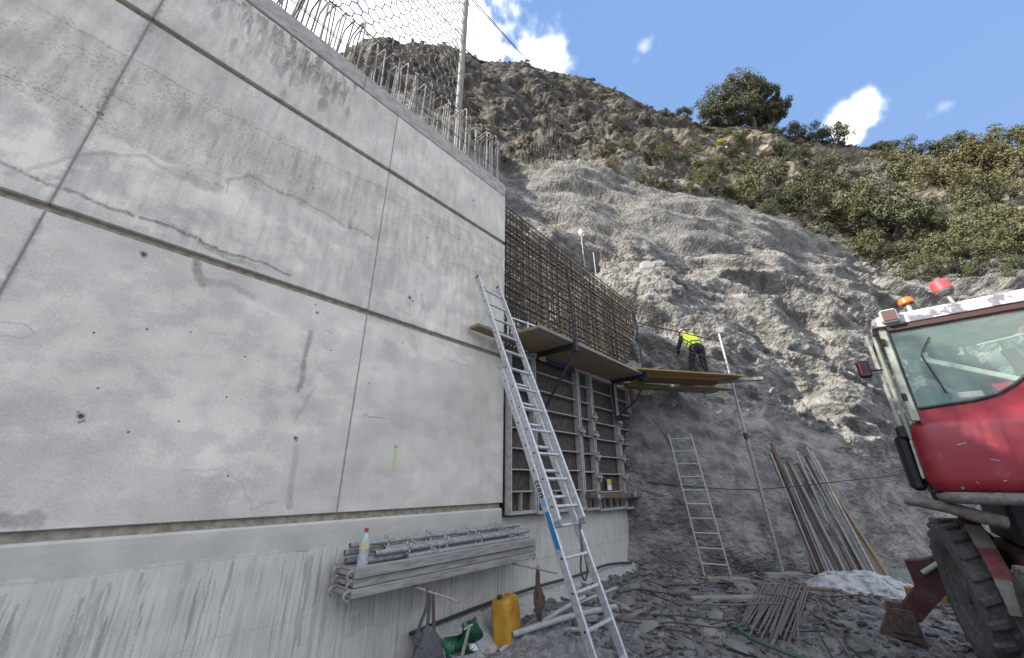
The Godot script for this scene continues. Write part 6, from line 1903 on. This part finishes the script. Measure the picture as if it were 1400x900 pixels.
	B.call("monitor", Vector3(0.74, 2.34, -5.36), Vector3(0.90, 2.40, -5.30), M.galv_light, 0.01)
	D.call("wiper", Vector3(0.70, 2.92, -5.172), Vector3(0.60, 2.76, -5.17), 0.012, 0.008, M.black, Vector3(0, 0, 1))
	D.call("wiper", Vector3(0.60, 2.76, -5.168), Vector3(0.66, 2.38, -5.17), 0.016, 0.012, M.black, Vector3(0, 0, 1))
	D.call("hand_rail", Vector3(0.98, 2.80, -5.30), Vector3(1.28, 2.84, -5.30), 0.018, 0.018, M.cab_green)
	D.call("red_panel", Vector3(1.06, 2.74, -5.95), Vector3(1.16, 2.45, -5.90), 0.03, 0.14, M.red, Vector3(0, 0, 1))
	D.call("red_panel", Vector3(1.28, 2.86, -5.95), Vector3(1.36, 2.45, -5.90), 0.03, 0.11, M.red, Vector3(0, 0, 1))
	# boom behind the cab
	D.call("boom", Vector3(1.72, 1.9, -5.9), Vector3(1.80, 3.3, -7.0), 0.26, 0.24, M.red, Vector3(0, 0, 1))
	D.call("boom_arm", Vector3(1.80, 3.25, -6.95), Vector3(2.3, 3.0, -8.2), 0.22, 0.2, M.red)
	# mirror, lamps, beacons
	var mr := B.call("mirror", Vector3(0.125, 2.62, -5.28), Vector3(0.225, 2.80, -5.22), M.black, 0.02) as MeshInstance3D
	put(mr, "mirror_glass", cbox(Vector3(0.075, 0.14, 0.004), 0.001), M.mirror_dark, Transform3D(Basis(), Vector3(0.002, 0.0, 0.032)))
	put(mr, "reflector", cbox(Vector3(0.014, 0.12, 0.004), 0.001), M.mirror_red, Transform3D(Basis(), Vector3(-0.026, 0.01, 0.036)))
	T.call("mirror_arm", [Vector3(0.225, 2.69, -5.26), Vector3(0.31, 2.70, -5.33)], 0.009, M.black, 6)
	var hl := B.call("work_lamp", Vector3(0.42, 3.10, -5.14), Vector3(0.55, 3.235, -5.05), M.galv_light, 0.018) as MeshInstance3D
	put(hl, "lens", cbox(Vector3(0.10, 0.105, 0.01), 0.003), M.lens_brown, Transform3D(Basis(), Vector3(0, 0, 0.0425)))
	T.call("beacon_stem", [Vector3(0.965, 3.20, -5.28), Vector3(0.945, 3.33, -5.28)], 0.016, M.galv, 8)
	lathe(e, "beacon_base", [Vector2(0.0, 0.0), Vector2(0.045, 0.0), Vector2(0.066, 0.03), Vector2(0.066, 0.05)], 20, M.rubber_dusty, Transform3D(Basis(Vector3(0, 0, 1), 0.15), Vector3(0.945, 3.325, -5.28) - O))
	lathe(e, "red_beacon", [Vector2(0.070, 0.05), Vector2(0.067, 0.135), Vector2(0.055, 0.155), Vector2(0.0, 0.16)], 20, M.beacon_red, Transform3D(Basis(Vector3(0, 0, 1), 0.15), Vector3(0.945, 3.325, -5.28) - O))
	T.call("beacon_stem", [Vector3(0.68, 3.20, -5.36), Vector3(0.675, 3.335, -5.36)], 0.02, M.galv_light, 8)
	lathe(e, "orange_beacon", [Vector2(0.05, 0.0), Vector2(0.062, 0.012), Vector2(0.058, 0.05), Vector2(0.04, 0.07), Vector2(0.0, 0.075)], 20, M.beacon_orange, Transform3D(Basis(Vector3(0, 0, 1), 0.12), Vector3(0.675, 3.335, -5.36) - O))
	# scuffs, bolts and door gap on the shell
	var sr := RandomNumberGenerator.new()
	sr.seed = 12
	for k in 9:
		var x := sr.randf_range(0.5, 1.5)
		var y := sr.randf_range(1.62, 2.05)
		var l := sr.randf_range(0.01, 0.07)
		var a := sr.randf_range(-0.9, 0.3)
		D.call("paint_scuff", Vector3(x, y, -5.1385), Vector3(x + cos(a) * l, y + sin(a) * l, -5.1385), sr.randf_range(0.002, 0.012), 0.002, M.scuff)
	for x in [0.52, 0.95, 1.4]: rod(e, "bolt", Vector3(x, 1.59, -5.145) - O, Vector3(x, 1.59, -5.132) - O, 0.012, M.galv_dirty)
	D.call("panel_gap", Vector3(1.02, 1.60, -5.139), Vector3(1.02, 2.10, -5.139), 0.006, 0.003, M.black, Vector3(1, 0, 0))
	for y in [2.35, 2.9]: B.call("door_hinge", Vector3(0.37, y, -5.25), Vector3(0.40, y + 0.07, -5.15), M.black, 0.006)
	# door latch side below the cab
	B.call("side_box", Vector3(0.225, 1.56, -5.75), Vector3(0.326, 2.06, -5.33), M.black, 0.03)
	B.call("hinge", Vector3(0.25, 2.02, -5.44), Vector3(0.36, 2.14, -5.30), M.black, 0.02)
	D.call("grab_bar", Vector3(0.325, 2.0, -5.262), Vector3(0.315, 1.66, -5.262), 0.022, 0.022, M.cab_pale, Vector3(0, 0, 1))
	T.call("hydraulic_hose", [Vector3(0.33, 1.60, -5.3), Vector3(0.34, 1.50, -5.27), Vector3(0.36, 1.42, -5.35)], 0.014, M.black, 6)
	# wheels and guards
	wheel(e, Vector3(0.46, 0.63, -6.35) - O, 0.65, 0.29, M.rubber_dusty, 0.13)
	wheel(e, Vector3(0.77, 0.52, -5.0) - O, 0.53, 0.36, M.red_dirty)
	B.call("axle_arm", Vector3(0.6, 0.5, -6.5), Vector3(1.2, 0.75, -6.2), M.red_dirty, 0.04)
	B.call("axle_arm", Vector3(1.02, 0.42, -5.6), Vector3(1.25, 0.75, -4.9), M.red_dirty, 0.04)
	var wc := Vector3(0, 0.63, -6.35)
	var cols := [M.red_dirty, M.guard_white, M.guard_red, M.guard_white, M.guard_red]
	for k in 4:
		var st := mb()
		for s in 4:
			var a0 := deg_to_rad(78.0 - (k * 4 + s) * 5.0)
			var a1 := deg_to_rad(78.0 - (k * 4 + s + 1) * 5.0)
			for rr in [0.715, 0.735]:
				var f := func(x: float, a: float) -> Vector3: return Vector3(x, wc.y + sin(a) * rr, wc.z + cos(a) * rr) - O
				var skew := 0.05 * (k + s / 4.0) / 4.0
				quad(st, f.call(0.50 + skew, a0), f.call(0.62 + skew, a0), f.call(0.62 + skew, a1), f.call(0.50 + skew, a1), Vector3(0, sin(a0), cos(a0)))
		put(e, "wheel_guard", st.commit(), cols[k if k else 0])
	D.call("guard_bracket", Vector3(0.62, 0.72, -5.63), Vector3(0.66, 0.36, -5.72), 0.02, 0.14, M.galv_dirty, Vector3(0, 0, 1))
	# stabiliser leg with claw foot
	plate(e, "stabiliser_leg", [Vector2(0.0, 0.78), Vector2(0.14, 0.80), Vector2(0.55, 0.95), Vector2(0.85, 0.9), Vector2(0.80, 0.68), Vector2(0.31, 0.55), Vector2(0.10, 0.33), Vector2(-0.02, 0.19), Vector2(-0.12, 0.15), Vector2(-0.24, 0.21), Vector2(0.02, 0.52)].map(func(p: Vector2) -> Vector2: return p - Vector2(O.x, O.y)), 0.17, M.red_dirty, Transform3D(Basis(), Vector3(0, 0, -6.92 - O.z)))
	plate(e, "claw_foot", [Vector2(-0.30, 0.22), Vector2(-0.16, 0.27), Vector2(-0.05, 0.12), Vector2(-0.04, -0.03), Vector2(-0.13, 0.0), Vector2(-0.42, 0.02), Vector2(-0.36, 0.10)].map(func(p: Vector2) -> Vector2: return p - Vector2(O.x, O.y)), 0.30, M.rust_plate, Transform3D(Basis(), Vector3(0, 0, -6.92 - O.z)))
	T.call("leg_cylinder", [Vector3(0.75, 1.12, -6.76), Vector3(0.36, 0.86, -6.79)], 0.045, M.steel_black, 12)
	T.call("leg_piston", [Vector3(0.38, 0.87, -6.79), Vector3(0.12, 0.68, -6.80)], 0.026, M.galv_light, 12)
	for z in [-6.76, -7.08]: B.call("foot_cheek", Vector3(-0.30, 0.06, z - 0.012), Vector3(-0.06, 0.30, z + 0.012), M.rust_plate, 0.02)
	rod(e, "foot_pin", Vector3(-0.16, 0.17, -6.74) - O, Vector3(-0.16, 0.17, -7.1) - O, 0.05, M.rust)
	var yb := thing("yellow_beam", "yellow steel beam lying on the ground behind the excavator wheel", "beam", Vector3(0.35, 0.1, -8.6))
	block(yb, "beam", Vector3(-0.45, 0, -0.06), Vector3(0.5, 0.13, 0.06), M.sticker_yellow_dirty, 0.01)

# ------------------------------------------------------------------ scene
func _ready() -> void:
	var cam := Camera3D.new()
	cam.name = "camera"
	cam.position = Vector3(0, 1.65, 0)
	cam.rotation_degrees = Vector3(21.7, 41.8, 0)
	cam.fov = 81.76
	cam.near = 0.05
	cam.far = 600.0
	add_child(cam)
	cam.current = true
	var env := Environment.new()
	env.background_mode = Environment.BG_SKY
	var sky := Sky.new()
	sky.sky_material = make_sky()
	env.sky = sky
	env.background_energy_multiplier = 1.0
	env.tonemap_mode = Environment.TONE_MAPPER_LINEAR
	env.tonemap_exposure = 1.92
	env.sdfgi_enabled = true
	env.ssao_enabled = true
	env.ssil_enabled = true
	var we := WorldEnvironment.new()
	we.name = "world"
	we.environment = env
	add_child(we)
	var sun := DirectionalLight3D.new()
	sun.name = "sun"
	sun.light_energy = 1.6
	sun.light_color = Color(1.0, 0.97, 0.925)
	sun.light_angular_distance = 0.5
	sun.shadow_enabled = true
	sun.basis = Basis.looking_at(Vector3(0.46, -0.49, -0.74))
	add_child(sun)
	cyl_mesh = CylinderMesh.new()
	cyl_mesh.top_radius = 1.0
	cyl_mesh.bottom_radius = 1.0
	cyl_mesh.height = 1.0
	cyl_mesh.radial_segments = 8
	cyl_mesh.rings = 1
	make_materials()
	more_materials()
	make_terrain()
	make_ground()
	make_wall()
	make_cage()
	make_formwork()
	make_platform()
	make_excavator()
	make_ladders()
	make_plants()
	make_netting()
	make_fence()
	make_worker()
	make_wall_shelf()
	make_site_debris()

func more_materials() -> void:
	M.wall_plain = smat(lin(0.34, 0.335, 0.32), 0.95)
	M.blue_dark = smat(lin(0.02, 0.03, 0.075), 0.6)
	M.sticker_yellow = smat(lin(0.45, 0.36, 0.05), 0.6)
	M.sticker_yellow_dirty = smat(lin(0.26, 0.16, 0.03), 0.8)
	M.blue_light = smat(lin(0.12, 0.34, 0.58), 0.5)
	M.deck = tmat(ntex(101, 0.03, [lin(0.17, 0.165, 0.145), lin(0.28, 0.272, 0.245), lin(0.38, 0.37, 0.34)], 256, 5), Vector3(3, 3, 0.4), 0.85, 0.05, true)
	M.galv_light = smat(lin(0.42, 0.42, 0.41), 0.6, 0.3)
	M.galv_dirty = tmat(ntex(102, 0.03, [lin(0.09, 0.08, 0.07), lin(0.16, 0.15, 0.135), lin(0.22, 0.21, 0.2)], 256, 5), Vector3.ONE * 2.0, 0.8, 0.1, false)
	M.bottle = tmat(ntex(103, 0.02, [lin(0.28, 0.31, 0.32), lin(0.5, 0.53, 0.56)], 256, 4), Vector3(4, 4, 4), 0.35, 0.0, false)
	M.bottle_label = tmat(ntex(104, 0.03, [lin(0.04, 0.10, 0.04), lin(0.45, 0.45, 0.05), lin(0.62, 0.62, 0.6), lin(0.62, 0.62, 0.6)], 256, 3), Vector3(9, 9, 9), 0.5, 0.0, false)
	M.white_pink = smat(lin(0.52, 0.40, 0.34), 0.9)
	M.conduit = tmat(ntex(105, 0.03, [lin(0.22, 0.22, 0.225), lin(0.32, 0.32, 0.325), lin(0.40, 0.40, 0.40)], 256, 4), Vector3.ONE * 2.0, 0.7, 0.0, false)
	M.rebar_pile = tmat(ntex(106, 0.05, [lin(0.10, 0.092, 0.087), lin(0.155, 0.146, 0.138), lin(0.21, 0.197, 0.185)], 256, 4), Vector3.ONE * 3.0, 0.85, 0.1)
	M.hose_green = smat(lin(0.045, 0.085, 0.055), 0.7)
	M.sandstone = tmat(ntex(107, 0.02, [lin(0.26, 0.21, 0.15), lin(0.40, 0.34, 0.26), lin(0.50, 0.44, 0.35)], 512, 6), Vector3.ONE * 0.8, 0.95, 0.0, false, M.bump_c, 2.0)
	M.helmet = smat(lin(0.55, 0.54, 0.5), 0.5)
	M.cab_pale = tmat(ntex(108, 0.02, [lin(0.30, 0.30, 0.26), lin(0.46, 0.45, 0.41), lin(0.56, 0.55, 0.50)], 256, 5), Vector3.ONE * 2.0, 0.65, 0.0, false)
	M.visor = smat(lin(0.05, 0.022, 0.02), 0.7)
	M.mirror_red = smat(lin(0.35, 0.03, 0.04), 0.25, 0.3)
	M.rebar_tan = tmat(ntex(112, 0.05, [lin(0.055, 0.046, 0.037), lin(0.10, 0.084, 0.066), lin(0.16, 0.137, 0.11)], 256, 4), Vector3.ONE * 3.0, 0.85, 0.05)
	M.scuff = smat(lin(0.46, 0.36, 0.34), 0.9)
	M.mirror_dark = smat(lin(0.09, 0.05, 0.05), 0.15, 0.6)
	M.lens_brown = smat(lin(0.12, 0.07, 0.06), 0.3)
	M.beacon_red = smat(lin(0.50, 0.06, 0.08), 0.5)
	M.beacon_orange = smat(lin(0.62, 0.16, 0.02), 0.35)
	M.guard_white = tmat(ntex(109, 0.03, [lin(0.16, 0.15, 0.13), lin(0.28, 0.265, 0.23), lin(0.36, 0.34, 0.3)], 256, 5), Vector3.ONE * 2.0, 0.8, 0.0, false)
	M.guard_red = tmat(ntex(110, 0.03, [lin(0.12, 0.05, 0.05), lin(0.24, 0.07, 0.075), lin(0.28, 0.12, 0.12)], 256, 5), Vector3.ONE * 2.0, 0.8, 0.0, false)
	M.rust_plate = tmat(ntex(111, 0.03, [lin(0.05, 0.035, 0.03), lin(0.10, 0.07, 0.058), lin(0.15, 0.12, 0.10)], 256, 5), Vector3.ONE * 2.0, 0.9, 0.1, false)
